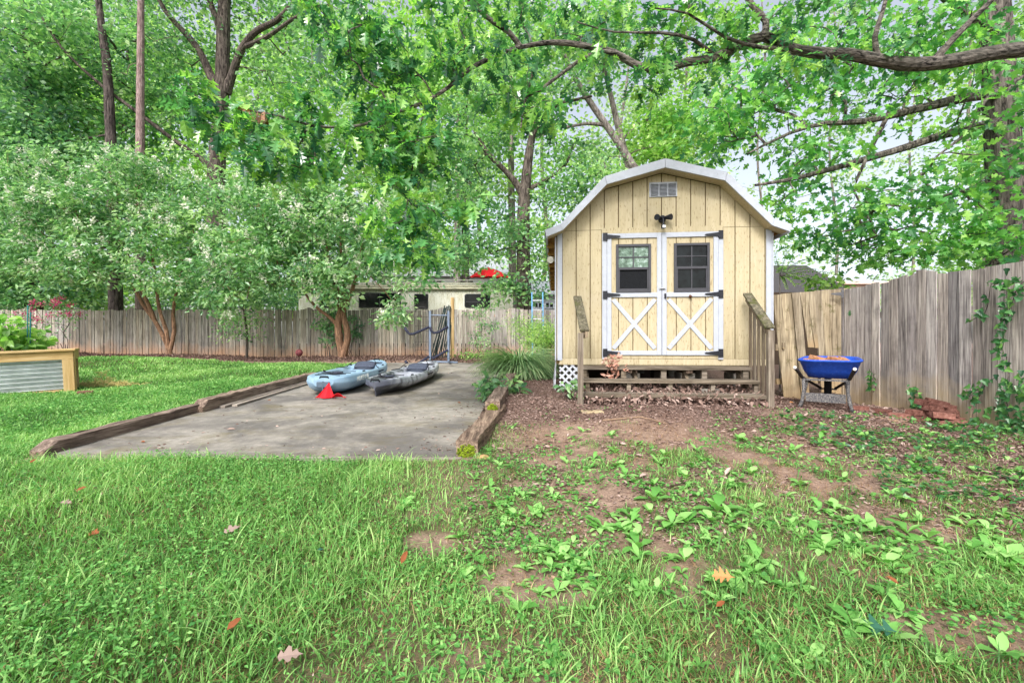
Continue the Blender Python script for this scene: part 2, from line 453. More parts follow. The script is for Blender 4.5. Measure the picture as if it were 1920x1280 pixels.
def rails_posts(parent, p0, p1, zt, side, mat, posts, zoff=(.3, 1.35), topcap=.0):
    p0 = np.array(p0, float); p1 = np.array(p1, float); L = np.linalg.norm(p1-p0); d = (p1-p0)/L; nrm = np.array([-d[1], d[0]])*side
    b = MB(); sg = np.linspace(0, L, max(3, int(L/2.4)+1))
    for z in zoff:
        for a, e in zip(sg[:-1], sg[1:]):
            q0 = p0+d*a+nrm*.045; q1 = p0+d*e+nrm*.045
            b.beam((*q0, float(gz(*q0)[0])+z), (*q1, float(gz(*q1)[0])+z), .04, .085, rnd=.4)
    b.build('rails', mat, parent)
    for sp in posts:
        q = p0+d*sp+nrm*.11; b = MB(); z0 = float(gz(*q)[0])-.05
        b.box(q[0]-.045, q[0]+.045, q[1]-.045, q[1]+.045, z0, zt(sp)+topcap, .5)
        b.build('post', mat, parent, bevel=.006)
# back fence, along the far edge of the lawn
A0, A1 = (-27.0, fence_y(-27)), (6.5, fence_y(6.5))
Lb = math.hypot(A1[0]-A0[0], A1[1]-A0[1]); dxb = (A1[0]-A0[0])/Lb
def ztb(s):
    X = A0[0]+dxb*s; return CZ+59/F*fence_y(X)*(1.0 if X > -1 else 1.0)+.0
bp = [Lb*(i+.3)/14 for i in range(14)]
bf = empty('fence', (A0[0], A0[1], float(gz(*A0)[0])), 'long low grey picket fence running behind the lawn and flowering trees', 'fence')
pickets(A0, A1, ztb, .14, 11, fence_mat, bf, posts=bp, bumpw=.35)
rails_posts(bf, A0, A1, ztb, 1, fence_mat, bp, topcap=.06)
# right fence, parallel to the view
B0, B1 = (5.37, 7.5), (5.37, -2.5)
ztr = lambda s: CZ+.85+.0*s
rp = [1.5, 3.9, 6.3, 8.7]
rf = empty('fence', (5.37, 7.5, float(gz(*B0)[0])), 'tall weathered board fence with ivy beside the wheelbarrow', 'fence')
pickets(B0, B1, ztr, .145, 12, fence_r_mat, rf, thick=.018, posts=[1.5], bumpw=.55, gap=.007)
rails_posts(rf, B0, B1, ztr, 1, fence_r_mat, rp, topcap=.08)
# leaning gate between shed and fence
gt = empty('gate', (4.0, 7.3, float(gz(4.0, 7.3)[0])), 'leaning greenish board gate with a broken-out hole behind the wheelbarrow', 'gate')
rng = np.random.RandomState(4); b = MB()
def gp(px, py, y): return tuple(P(px, py, y))
gb = [(1449,1464,1470,1488,553,752,.8),(1464,1475,1486,1503,551,752,.9),(1475,1485,1498,1508,550,744,.1),(1485,1500,1503,1519,549,748,.6),(1500,1513,1515,1527,548,651,.75),
      (1513,1527,1528,1540,547,652,.7),(1527,1540,1540,1553,545,735,.6),(1540,1553,1553,1566,544,736,.8),(1553,1566,1566,1578,543,738,.55),(1566,1579,1577,1587,542,740,.7),(1579,1590,1588,1597,541,742,.85)]
for k, (xa, xb, xc, xd, yt, yb, r) in enumerate(gb):
    Y = 7.30+.012*(k % 2)+.01*k
    if k == 2: Y += .06
    f = [gp(xa, yt, Y), gp(xb, yt-1, Y), gp(xd-.5, yb, Y), gp(xc+.5, yb, Y)]
    vs = f+[(p[0], p[1]+.018, p[2]) for p in f]
    b.add(vs, [(0,1,2,3),(7,6,5,4),(0,4,5,1),(1,5,6,2),(2,6,7,3),(3,7,4,0)], r, [1,1,0,0]*2)
b.build('boards', gate_mat, gt)
b = MB()
for py in (590, 715):
    b = MB(); b.beam(gp(1455, py, 7.46), gp(1592, py-4, 7.50), .04, .09, rnd=.3); b.build('brace', gate_mat, gt)
iron_dark = plain('aged_steel', S(120,120,124), .5, .5, .6)
b = MB(); q = P(1575, 551, 7.28)
b.add([tuple(q+np.array(o)) for o in ((-.14,0,-.008),(.02,0,-.03),(.02,0,.03),(-.14,0,.008),(-.14,.01,-.008),(.02,.01,-.03),(.02,.01,.03),(-.14,.01,.008))],
      [(0,1,2,3),(7,6,5,4),(0,4,5,1),(1,5,6,2),(2,6,7,3),(3,7,4,0)])
b.box(q[0]+.022, q[0]+.06, q[1]-.002, q[1]+.01, q[2]-.06, q[2]+.06)
b.build('hinge', iron_dark, gt, bevel=.002)
for px, py in ((1456, 651), (1469, 648)):
    b = MB(); q = P(px, py, 7.27); b.box(q[0]-.02, q[0]+.02, q[1]-.012, q[1]+.01, q[2]-.05, q[2]+.05)
    b.build('wooden_catch', gate_mat, gt, bevel=.004)
# ------------------------------------------------------------------ barn shed (built in its own frame: u right, v back, z up from the ground)
SHA = -R_(5.36); SHZ = CZ-.75
cream = NT('cream_siding'); v = cream.coord((14,14,1.1)); rnd = cream.attr('rnd')
n = cream.noise(v, 2.0, 6, .65, .5); big = cream.noise(cream.coord((1.2,1.2,1.2)), 1.6, 5, .6); fine = cream.noise(cream.coord((60,60,14)), 1, 3)
c = cream.ramp(n, [(.3, S(174,161,131)), (.5, S(184,171,140)), (.7, S(192,180,151))])
c = cream.mix(cream.ramp(big, [(.48, G0), (.72, (.5,)*3+(1,))]), c, S(182,172,150))
c = cream.mix(cream.ramp(fine, [(.58, G0), (.68, (.6,)*3+(1,))]), c, S(118,94,58))
hh = cream.math('ADD', cream.attr('h'), cream.math('MULTIPLY', cream.math('SUBTRACT', n, .5), .6))
c = cream.mix(cream.ramp(hh, [(.02, (.45,)*3+(1,)), (.20, G0)]), c, S(138,126,94))
cream.bump(cream.mix(.4, n, fine), .25, .004); cream_mat = cream.fin(c, .75, .25)
tw = NT('white_trim_paint'); v = tw.coord((6,6,6)); n = tw.noise(v, 2.5, 7, .7); sp = tw.noise(tw.coord((55,55,18)), 1, 4)
c = tw.ramp(n, [(.3, S(168,173,184)), (.6, S(178,183,194))]); c = tw.mix(tw.ramp(sp, [(.66, G0), (.74, (.7,)*3+(1,))]), c, S(130,126,118))
tw.bump(n, .12, .003); white_mat = tw.fin(c, .6, .35)
shingle = NT('dark_shingles'); v = shingle.coord((1,1,1)); n = shingle.noise(v, 14, 4)
br = shingle.n('TexBrick'); shingle.l(v, br.inputs[0]); br.inputs['Scale'].default_value = 4
c = shingle.mix(.6, shingle.ramp(n, [(.3, S(56,54,56)), (.7, S(98,94,94))]), S(70,68,70)); shingle_mat = shingle.fin(c, .9, .2)
ply_mat = wood('bare_plywood', S(120,84,42), S(182,140,84), S(206,168,110), 'y', .6, moss=S(84,60,34), moss_amt=.58)
black_iron = plain('black_iron', S(34,36,44), .5, .4, .2)
bronze = plain('dark_frame', S(66,66,72), .5, .45, .2, .1)
gl = NT('window_glass'); v = gl.coord((5,5,5)); n = gl.noise(v, 1.5, 5, .7)
c = gl.ramp(n, [(.35, S(10,12,14)), (.7, S(30,36,38))]); gl.fin(c, .12, .22); glass_mat = gl.m
gl = NT('pale_window_glass'); v = gl.coord((9,9,9)); n = gl.noise(v, 1.5, 6, .75)
c = gl.ramp(n, [(.36, S(46,66,50)), (.52, S(104,130,112)), (.66, S(170,188,184))]); gl.fin(c, .08, .5); pale_glass = gl.m  # mottled green paints the light seen through to the rear window
screen_mat = plain('insect_screen', S(20,22,26), .8, .2, 0, .5, 80)
lattice_mat = plain('white_lattice', S(186,190,198), .6, .3)

shed = empty('garden_shed', (.660, 6.787, SHZ), 'cream gambrel-roofed barn shed with white crossed double doors', 'shed', rz=SHA)
W, LEN, CU = 3.06, 6.4, 1.53
def roof_h(u):   # underside line of the gable wall
    pts = [(0,2.33),(.06,2.36),(.70,2.985),(1.53,3.20),(2.36,2.985),(3.0,2.36),(3.06,2.33)]
    for (a, za), (b_, zb) in zip(pts[:-1], pts[1:]):
        if a <= u <= b_: return za+(zb-za)*(u-a)/(b_-a)
    return 2.33
kinks = [.70, 1.53, 2.36]
b = MB()
SEAM = 2.392
def strip(u0, u1, z0, ztop, y0=0.0, th=.012, r=.5):
    us = [u0]+[k for k in kinks if u0 < k < u1]+[u1]
    if ztop is None: top = [(u, roof_h(u)) for u in us[::-1]]
    else: top = [(u1, min(ztop, roof_h(u1))), (u0, min(ztop, roof_h(u0)))]
    poly = [(u0, y0, z0), (u1, y0, z0)]+[(u, y0, z) for u, z in top]
    n = len(poly)
    vs = poly+[(p[0], p[1]+th, p[2]) for p in poly]
    b.add(vs, [tuple(range(n)), tuple(range(n, 2*n))[::-1]]+[(i, (i+1) % n, (i+1) % n+n, i+n) for i in range(n)], r, [0 if p[2] < .7 else 1 for p in poly]*2)
gro = .206; g2 = .007
edges = [0]+[CU-7*gro+gro*k for k in range(15) if 0.04 < CU-7*gro+gro*k < W-.04]+[W]
rr = np.random.RandomState(3)
DL, DR = .672, 2.388
for a, e in zip(edges[:-1], edges[1:]):
    if roof_h((a+e)/2) > SEAM+.05:
        a2 = max(a, .095); e2 = min(e, W-.095)
        if e2-a2 > .03: strip(a2+g2, e2-g2, SEAM+.006, None, r=rr.rand())
    for lo, hi in ((0, DL), (DR, W)):
        x0, x1 = max(a, lo), min(e, hi)
        if x1-x0 > .02: strip(x0+g2, x1-g2, .50, SEAM, r=rr.rand())
b.box(DL, DR, -.004, .012, 2.335, SEAM+.03, .5)                      # header band over the doors
b.box(.05, W-.05, -.006, .012, .405, .497, .3)                       # sill band
b.build('wall', cream_mat, shed, local=True)
b = MB()   # board behind the grooves, its dark brown standing in for groove shade
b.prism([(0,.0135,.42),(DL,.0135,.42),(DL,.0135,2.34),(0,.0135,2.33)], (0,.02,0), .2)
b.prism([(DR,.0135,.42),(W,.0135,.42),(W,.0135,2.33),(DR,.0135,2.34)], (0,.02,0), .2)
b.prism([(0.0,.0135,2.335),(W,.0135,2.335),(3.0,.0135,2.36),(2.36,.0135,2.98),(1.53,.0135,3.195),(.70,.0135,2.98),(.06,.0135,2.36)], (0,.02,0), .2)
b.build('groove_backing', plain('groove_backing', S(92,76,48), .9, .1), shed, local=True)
b = MB(); b.box(0, .03, .034, LEN, .42, 2.33, .5); b.box(W-.03, W, .034, LEN, .42, 2.33, .5)
b.prism([(0.03,LEN-.03,.42),(W-.03,LEN-.03,.42),(W-.03,LEN-.03,2.33),(2.36,LEN-.03,2.98),(1.53,LEN-.03,3.19),(.70,LEN-.03,2.98),(.03,LEN-.03,2.33)], (0,.03,0), .5)
b.box(.03, W-.03, .034, LEN-.03, .40, .43, .2)
b.build('rear_wall', cream_mat, shed, local=True)
# roof shell with overhang; gambrel with kicked eaves
prof = [(-.165,2.365),(.06,2.445),(.69,3.112),(1.53,3.335),(2.37,3.112),(3.0,2.445),(3.225,2.365)]
inn = [(u, z-.05) for u, z in prof]
rb = MB()
for (a, e) in zip(range(6), range(1, 7)):
    p = [prof[a], prof[e], inn[e], inn[a]]
    V8 = [(u, y, z) for y in (-.2, LEN+.15) for u, z in p]
    rb.add(V8, [(0,1,2,3),(7,6,5,4),(0,4,5,1),(2,6,7,3)], .5)
roof = rb.build('roof', shingle_mat, shed, local=True)
sb = MB()  # plywood underside of the eaves, sloping down to the wall plate
for s, u0, u1 in ((0, -.150, -.003), (1, W+.003, 3.21)):
    z0, z1 = (2.305, 2.34) if s == 0 else (2.34, 2.305)
    sb.add([(u0,-.18,z0),(u1,-.18,z1),(u1,LEN+.12,z1),(u0,LEN+.12,z0),(u0,-.18,z0-.012),(u1,-.18,z1-.012),(u1,LEN+.12,z1-.012),(u0,LEN+.12,z0-.012)],
           [(0,1,2,3),(7,6,5,4),(0,4,5,1),(1,5,6,2),(2,6,7,3),(3,7,4,0)], .5)
    for y in np.arange(.3, LEN, .61):
        sb.box(min(u0,u1)+.01, max(u0,u1)-.01, y, y+.04, 2.215, 2.29, .4)
sb.build('eave_soffit', ply_mat, shed, local=True)
fb = MB()  # white rake boards on the gable front, mitred at the kinks
lo = [(-.14,2.262),(.092,2.352),(.718,2.992),(1.53,3.203),(2.342,2.992),(2.968,2.352),(3.20,2.262)]
up = [(u, z-.006) for u, z in prof]
for i in range(6):
    g = .0025
    def ins(pa, pb, f): return (pa[0]+(pb[0]-pa[0])*f, pa[1]+(pb[1]-pa[1])*f)
    q = [ins(up[i], up[i+1], g), ins(up[i], up[i+1], 1-g), ins(lo[i], lo[i+1], 1-g), ins(lo[i], lo[i+1], g)]
    fb.prism([(u, -.232, z) for u, z in q], (0, .03, 0), .5)
gs = MB()
for i in range(6):
    (ua, za), (ub, zb) = lo[i], lo[i+1]
    gs.add([(ua,-.2015,za+.006),(ub,-.2015,zb+.006),(ub,-.001,zb+.006),(ua,-.001,za+.006),(ua,-.2015,za+.016),(ub,-.2015,zb+.016),(ub,-.001,zb+.016),(ua,-.001,za+.016)], [(0,1,2,3),(7,6,5,4),(0,4,5,1),(2,6,7,3)], .6)
gs.build('gable_soffit', cream_mat, shed, local=True)
for u in (-.14, 3.20): fb.box(u-.014, u+.014, -.2, LEN+.15, 2.25, 2.352, .5)
fb.build('fascia', white_mat, shed, local=True)
for u0, u1, us in ((.018, .088, -.02), (W-.078, W-.003, W+.001)):
    cb = MB(); cb.box(u0, u1, -.02, -.001, .47, 2.36, .5); cb.build('corner_trim', white_mat, shed, local=True, bevel=.002)
    cb = MB(); cb.box(us, us+.019, -.02, .07, .47, 2.30, .5); cb.build('corner_trim', white_mat, shed, local=True, bevel=.002)

vb = MB()  # gable vent
vb.box(1.352, 1.748, -.018, -.001, 2.855, 3.068, .5)
vent = vb.build('gable_vent', white_mat, shed, local=True, bevel=.003)
lb = MB()
for k in range(3):
    u0 = 1.372+k*.124
    for j in range(9): 
        z = 2.875+j*.0195
        lb.add([(u0,-.034,z),(u0+.108,-.034,z),(u0+.108,-.020,z+.016),(u0,-.020,z+.016),(u0,-.0195,z-.002),(u0+.108,-.0195,z-.002)], [(0,1,2,3),(0,4,5,1)], .5)
lb.build('louvres', plain('vent_louvre', S(140,144,152), .6, .3), vent, local=True)
# floodlight
fl = MB(); fl.tube([(1.535,-.001,2.53),(1.535,-.045,2.53)], [.055,.05], 14); fl.tube([(1.535,-.045,2.53),(1.535,-.09,2.51),(1.535,-.10,2.42)], .014, 8)
flo = fl.build('floodlight', black_iron, shed, local=True)
lh = MB()
for s in (-1, 1): lh.tube([(1.535+s*.02,-.05,2.54),(1.535+s*.06,-.085,2.535),(1.535+s*.10,-.13,2.53)], [.02,.032,.045], 12)
lh.build('lamp_head', black_iron, flo, local=True)
se = MB(); se.tube([(1.535,-.10,2.43),(1.535,-.10,2.375)], [.03,.034], 10); se.build('motion_sensor', black_iron, flo, local=True)
se = MB(); se.box(1.512, 1.558, -.137, -.130, 2.378, 2.415); se.build('sensor_lens', plain('sensor_lens', S(214,216,220), .3, .5), flo, local=True)
# side lamp below the left eave
sl_ = MB(); sl_.tube([(-.001,.25,2.0),(-.05,.2,2.02),(-.09,.12,1.99)], [.02,.03,.055], 10); sl_.build('side_lamp', plain('dirty_white_plastic', S(214,210,200), .5, .4), shed, local=True)

# doors
def door(u0, u1, side):
    d = MB(); z0, z1 = .552, 2.332
    fw = .064
    # panel strips
    us = [u0+.03]+[e for e in edges if u0+.06 < e < u1-.06]+[u1-.03]
    for a, e in zip(us[:-1], us[1:]):
        d.add([(a+.006,-.012,z0+.03),(e-.006,-.012,z0+.03),(e-.006,-.012,z1-.03),(a+.006,-.012,z1-.03),(a+.006,.01,z0+.03),(e-.006,.01,z0+.03),(e-.006,.01,z1-.03),(a+.006,.01,z1-.03)],
              [(0,1,2,3),(7,6,5,4),(0,4,5,1),(1,5,6,2),(2,6,7,3),(3,7,4,0)], rr.rand(), [.3,.3,1,1]*2)
    D = d.build('door', cream_mat, shed, local=True)
    d = MB(); d.box(u0+.03, u1-.03, -.004, .009, z0+.035, z1-.035, .2); d.build('groove_backing', bpy.data.materials['groove_backing'], D, local=True)  # door grooves get the same painted-in shade colour
    f = MB()
    f.box(u0, u0+fw, -.034, -.0125, z0, z1); f.box(u1-fw, u1, -.034, -.0125, z0, z1)
    for a, e in ((z1-.07, z1), (1.397, 1.464), (z0, z0+.062)): f.box(u0+fw+.001, u1-fw-.001, -.033, -.0125, a, e)
    f.build('door_frame', white_mat, D, local=True, bevel=.002)
    a0, a1 = u0+fw+.004, u1-fw-.004; za, zb = z0+.066, 1.393
    c = MB()
    def xb(p, q, y):
        dx, dz = q[0]-p[0], q[1]-p[1]; L = math.hypot(dx, dz); nx_, nz_ = -dz/L*.03, dx/L*.03
        ex = .0
        poly = [(p[0]+nx_,y,p[1]+nz_),(p[0]-nx_,y,p[1]-nz_),(q[0]-nx_,y,q[1]-nz_),(q[0]+nx_,y,q[1]+nz_)]
        c.prism(poly, (0,.012,0))
    m = .03
    xb((a0+m*.8,zb-m), (a1-m*.8,za+m), -.0265); xb((a0+m*.8,za+m), (a1-m*.8,zb-m), -.0285)
    c.build('cross_brace', white_mat, D, local=True)
    # window
    w0, w1 = (.872, 1.372) if side == 0 else (1.698, 2.198)
    wz0, wz1 = 1.466, 2.170
    w = MB(); t_ = .036
    w.box(w0, w0+t_, -.045, -.0125, wz0, wz1); w.box(w1-t_, w1, -.045, -.0125, wz0, wz1)
    w.box(w0+t_, w1-t_, -.044, -.0125, wz0, wz0+t_); w.box(w0+t_, w1-t_, -.044, -.0125, wz1-t_, wz1)
    zm = 1.815
    w.box(w0+t_, w1-t_, -.042, -.0125, zm-.018, zm+.018)
    w.box(w0+t_, w0+t_+.018, -.039, -.0125, wz0+t_, zm-.018); w.box(w1-t_-.018, w1-t_, -.039, -.0125, wz0+t_, zm-.018)
    w.box(w0+t_+.018, w1-t_-.018, -.0385, -.0125, wz0+t_, wz0+t_+.018)
    Wd = w.build('window', bronze, D, local=True, bevel=.002)
    um = (w0+w1)/2; mu = MB()
    mu.box(um-.008, um+.008, -.030, -.0185, zm+.018, wz1-t_); mu.box(w0+t_, um-.008, -.029, -.0185, 1.975, 1.988); mu.box(um+.008, w1-t_, -.029, -.0185, 1.975, 1.988)
    if side == 1: mu.box(um-.008, um+.008, -.030, -.0185, wz0+t_+.018, zm-.018)
    mu.build('glazing_bar', bronze, Wd, local=True)
    g = MB(); g.box(w0+t_-.002, w1-t_+.002, -.0165, -.0128, zm, wz1-t_+.002); g.build('upper_pane', pale_glass if side == 0 else glass_mat, Wd, local=True)
    g = MB(); g.box(w0+t_, w1-t_, -.0165, -.0128, wz0+t_, zm-.0005); g.build('lower_pane', screen_mat if side == 0 else glass_mat, Wd, local=True)
    return D
D0 = door(.742, 1.524, 0); D1 = door(1.531, 2.318, 1)
for a_, e_ in ((.672, .739), (2.321, 2.388)):
    jb = MB(); jb.box(a_, e_, -.030, -.001, .49, 2.34); jb.build('door_jamb', white_mat, shed, local=True, bevel=.002)
sb2 = MB(); sb2.box(.742, 2.318, -.012, .012, .50, .548); sb2.build('threshold', cream_mat, shed, local=True)
for D, ue, s in ((D0, .71, 1), (D1, 2.355, -1)):
    for z in (2.285, 1.432, .585):
        h = MB(); x = ue
        h.box(x-.028, x+.028, -.046, -.0352, z-.058, z+.058)
        h.add([(x+s*.028,-.0475,z-.032),(x+s*.215,-.0475,z-.010),(x+s*.228,-.0475,z),(x+s*.215,-.0475,z+.010),(x+s*.028,-.0475,z+.032),
               (x+s*.028,-.0352,z-.032),(x+s*.215,-.0352,z-.010),(x+s*.228,-.0352,z),(x+s*.215,-.0352,z+.010),(x+s*.028,-.0352,z+.032)],
              [(0,1,2,3,4),(9,8,7,6,5)]+[(i,(i+1) % 5,(i+1) % 5+5,i+5) for i in range(5)])
        h.tube([(x+s*.03,-.044,z-.058),(x+s*.03,-.044,z+.058)], .008, 8)
        h.build('hinge', black_iron, D, local=True)
h = MB(); h.box(1.485, 1.575, -.052, -.036, 1.508, 1.532); h.tube([(1.50,-.055,1.52),(1.56,-.055,1.52)], .008, 8); h.build('latch', plain('galvanised', S(170,172,176), .4, .5, .7), D1, local=True)
h = MB(); h.box(1.56, 1.584, -.05, -.036, 1.375, 1.445); h.tube([(1.572,-.05,1.44),(1.572,-.08,1.425),(1.572,-.08,1.385),(1.572,-.05,1.375)], .008, 8); h.build('door_handle', black_iron, D1, local=True)
h = MB(); h.tube([(1.92,-.04,1.42),(1.925,-.055,1.40),(1.92,-.04,1.375)], [.008,.026,.01], 8); h.build('hook_ornament', plain('rusty', S(104,72,56), .8, .2), D1, local=True)
# skirt: lattice, skids, foundation blocks
la = MB(); z0, z1, x0, x1 = .04, .495, .05, .345
def clipseg(p, q):
    ts = [0, 1]; dx, dz = q[0]-p[0], q[1]-p[1]
    t0, t1 = 0, 1
    for pp, dd, lo_, hi_ in ((p[0], dx, x0, x1), (p[1], dz, z0, z1)):
        a, e = (lo_-pp)/dd, (hi_-pp)/dd
        if a > e: a, e = e, a
        t0, t1 = max(t0, a), min(t1, e)
    return ((p[0]+dx*t0, p[1]+dz*t0), (p[0]+dx*t1, p[1]+dz*t1)) if t1-t0 > .02 else None
for k in range(-4, 6):
    for s, y in ((1, .012), (-1, .004)):
        c0 = x0-.06+k*.106
        sg = clipseg((c0, z0-.01), (c0+1.0, z0-.01+1.0)) if s == 1 else clipseg((c0+.0, z0-.01+.4), (c0+.8, z0-.01-.4))
        if sg is None: continue
        (a, za), (e, ze) = sg
        la.beam((a, y, za), (e, y, ze), .03, .006, up=(0,1,0))
lat = la.build('lattice_panel', lattice_mat, shed, local=True)
la = MB()
for y in np.arange(.05, 1.6, .105):
    la.beam((-.035+.02*rr.rand(), y, .02), (.0, y+.12, .46), .03, .006, up=(1,0,0)); la.beam((-.05+.02*rr.rand(), y+.2, .04), (-.004, y, .46), .03, .006, up=(1,0,0))
la.build('lattice_panel', lattice_mat, shed, local=True)
sk = MB()
for u in (.35, 1.15, 1.95, 2.7): sk.box(u-.05, u+.05, .1, LEN-.1, .28, .398, .4)
sk.build('skids', timber_mat, shed, local=True)
for u in (.35, 1.15, 1.95, 2.7):
    for y in (.35, 2.2, 4.2, 6.0):
        fo = MB(); fo.box(u-.1, u+.1, y-.2, y+.2, -.2, .278, rr.rand()); fo.build('foundation_block', conc, shed, local=True, bevel=.006)

# ------------------------------------------------------------------ wooden steps in front of the shed
step_wood = wood('step_tread', S(64,58,50), S(120,110,96), S(162,152,138), 'x', 1.0, moss=S(80,84,44), moss_amt=.62)
post_wood = wood('step_post', S(72,64,56), S(130,118,102), S(168,157,138), 'z', 1.0, moss=S(92,92,46), moss_amt=.62)
rail_wood = wood('rail_cap', S(48,46,38), S(96,92,76), S(138,132,112), 'y', 1.2, moss=S(74,78,36), moss_amt=.52)
stp = empty('wooden_steps', (.660, 6.787, SHZ), 'weathered three-tread wooden steps with sloping handrails before the shed', 'steps', rz=SHA)
TR = [(.40, -.05, -.335, .365, 2.66), (.238, -.33, -.615, .360, 2.645), (.078, -.61, -.905, .352, 2.633)]
for z, ya, yb, ua, ub in TR:
    b = MB(); b.box(ua, ub, yb, (ya+yb)/2-.006, z-.046, z, rr.rand()); b.box(ua, ub, (ya+yb)/2+.006, ya, z-.046, z, rr.rand())
    b.build('tread', step_wood, stp, local=True, bevel=.006)
for i, (z, ya, yb, ua, ub) in enumerate(TR):
    for u in np.linspace(ua+.03, ub-.07, 5)+(.03*i if i else 0):
        zl = -.16
        b = MB(); b.box(u-.035+.012*i, u+.035-.006*i, yb+.035, yb+.10, zl, z-.047, rr.rand())
        b.build('riser_support', step_wood, stp, local=True)
for u in (.42, 1.1, 1.8, 2.55):
    b = MB(); b.prism([(u,-.06,.36),(u,-.33,.20),(u,-.60,.03),(u,-.60,-.15),(u,-.06,-.12)], (.04,0,0), .3); b.build('stringer', step_wood, stp, local=True)
# handrails: cap board sloping from the wall to the newel post
for ua, ub, za, zb in ((.285, .375, 1.40, .885), (2.655, 2.62, 1.42, .915)):
    b = MB(); b.beam((ua+.02,-.13,za), (ub-.02,-.98,zb), .118, .036, rnd=.5)
    cap = b.build('handrail', rail_wood, stp, local=True, bevel=.010)
    b = MB(); b.beam((ua+.02,-.12,za-.063), (ub-.02,-.95,zb-.06), .034, .08, rnd=.4)
    b.build('rail_stringer', post_wood, stp, local=True)
for u, y, zt in ((.305, -.93, .86), (2.625, -.93, .89)):
    b = MB(); b.box(u-.036, u+.036, y-.036, y+.036, -.2, zt, .6); b.build('newel_post', post_wood, stp, local=True, bevel=.004)
b = MB(); b.box(.362, .398, -1.0, -.93, .80, .875, .3); b.build('rail_block', post_wood, stp, local=True)
for y in (-.19, -.33, -.47, -.61, -.75):
    f = (y+.13)/(-.85); z1 = 1.42+(0.915-1.42)*f-.05
    u = 2.664-.03*f
    b = MB(); b.box(u+.018, u+.05, y-.018, y+.018, .05 if y < -.3 else .22, z1, rr.rand()); b.build('baluster', post_wood, stp, local=True, bevel=.002)
# ------------------------------------------------------------------ kayaks
def kayak_mat(name, cols, dark_keel):
    t = NT(name); v = t.coord((1.0,1.0,1.0)); n = t.noise(t.coord((3.2,2.6,2.2)), 1.3, 3, .5, .6)
    c = t.ramp(n, cols)
    if dark_keel is not None:
        sx = t.n('SeparateXYZ'); t.l(v, sx.inputs[0]); z = t.math('ADD', sx.outputs[2], t.math('MULTIPLY', n, .04))
        c = t.mix(t.ramp(z, [(.10, (.9,)*3+(1,)), (.135, G0)]), c, dark_keel)
        if 'camo' in name: c = t.mix(t.ramp(t.math('ADD', sx.outputs[1], t.math('MULTIPLY', n, .4)), [(.32, (.85,)*3+(1,)), (.62, G0)]), c, S(70,74,90))
    f = t.noise(t.coord((25,25,25)), 1, 5, .7); c = t.mix(t.ramp(f, [(.5, G0), (.8, (.35,)*3+(1,))]), c, S(120,112,100))
    t.bump(f, .08, .003)
    return t.fin(c, .38, .45)
blue_kayak = kayak_mat('blue_polyethylene', [(.3, S(126,156,180)), (.7, S(154,182,202))], S(70,104,132))
camo_kayak = kayak_mat('camo_polyethylene', [(.36, S(64,66,74)), (.46, S(150,154,164)), (.56, S(176,180,188)), (.66, S(110,112,120))], S(42,42,44))
seat_mat = plain('seat_fabric', S(72,78,92), .9, .15, 0, .25, 30)
cord_mat = plain('black_cord', S(26,26,30), .8, .2)
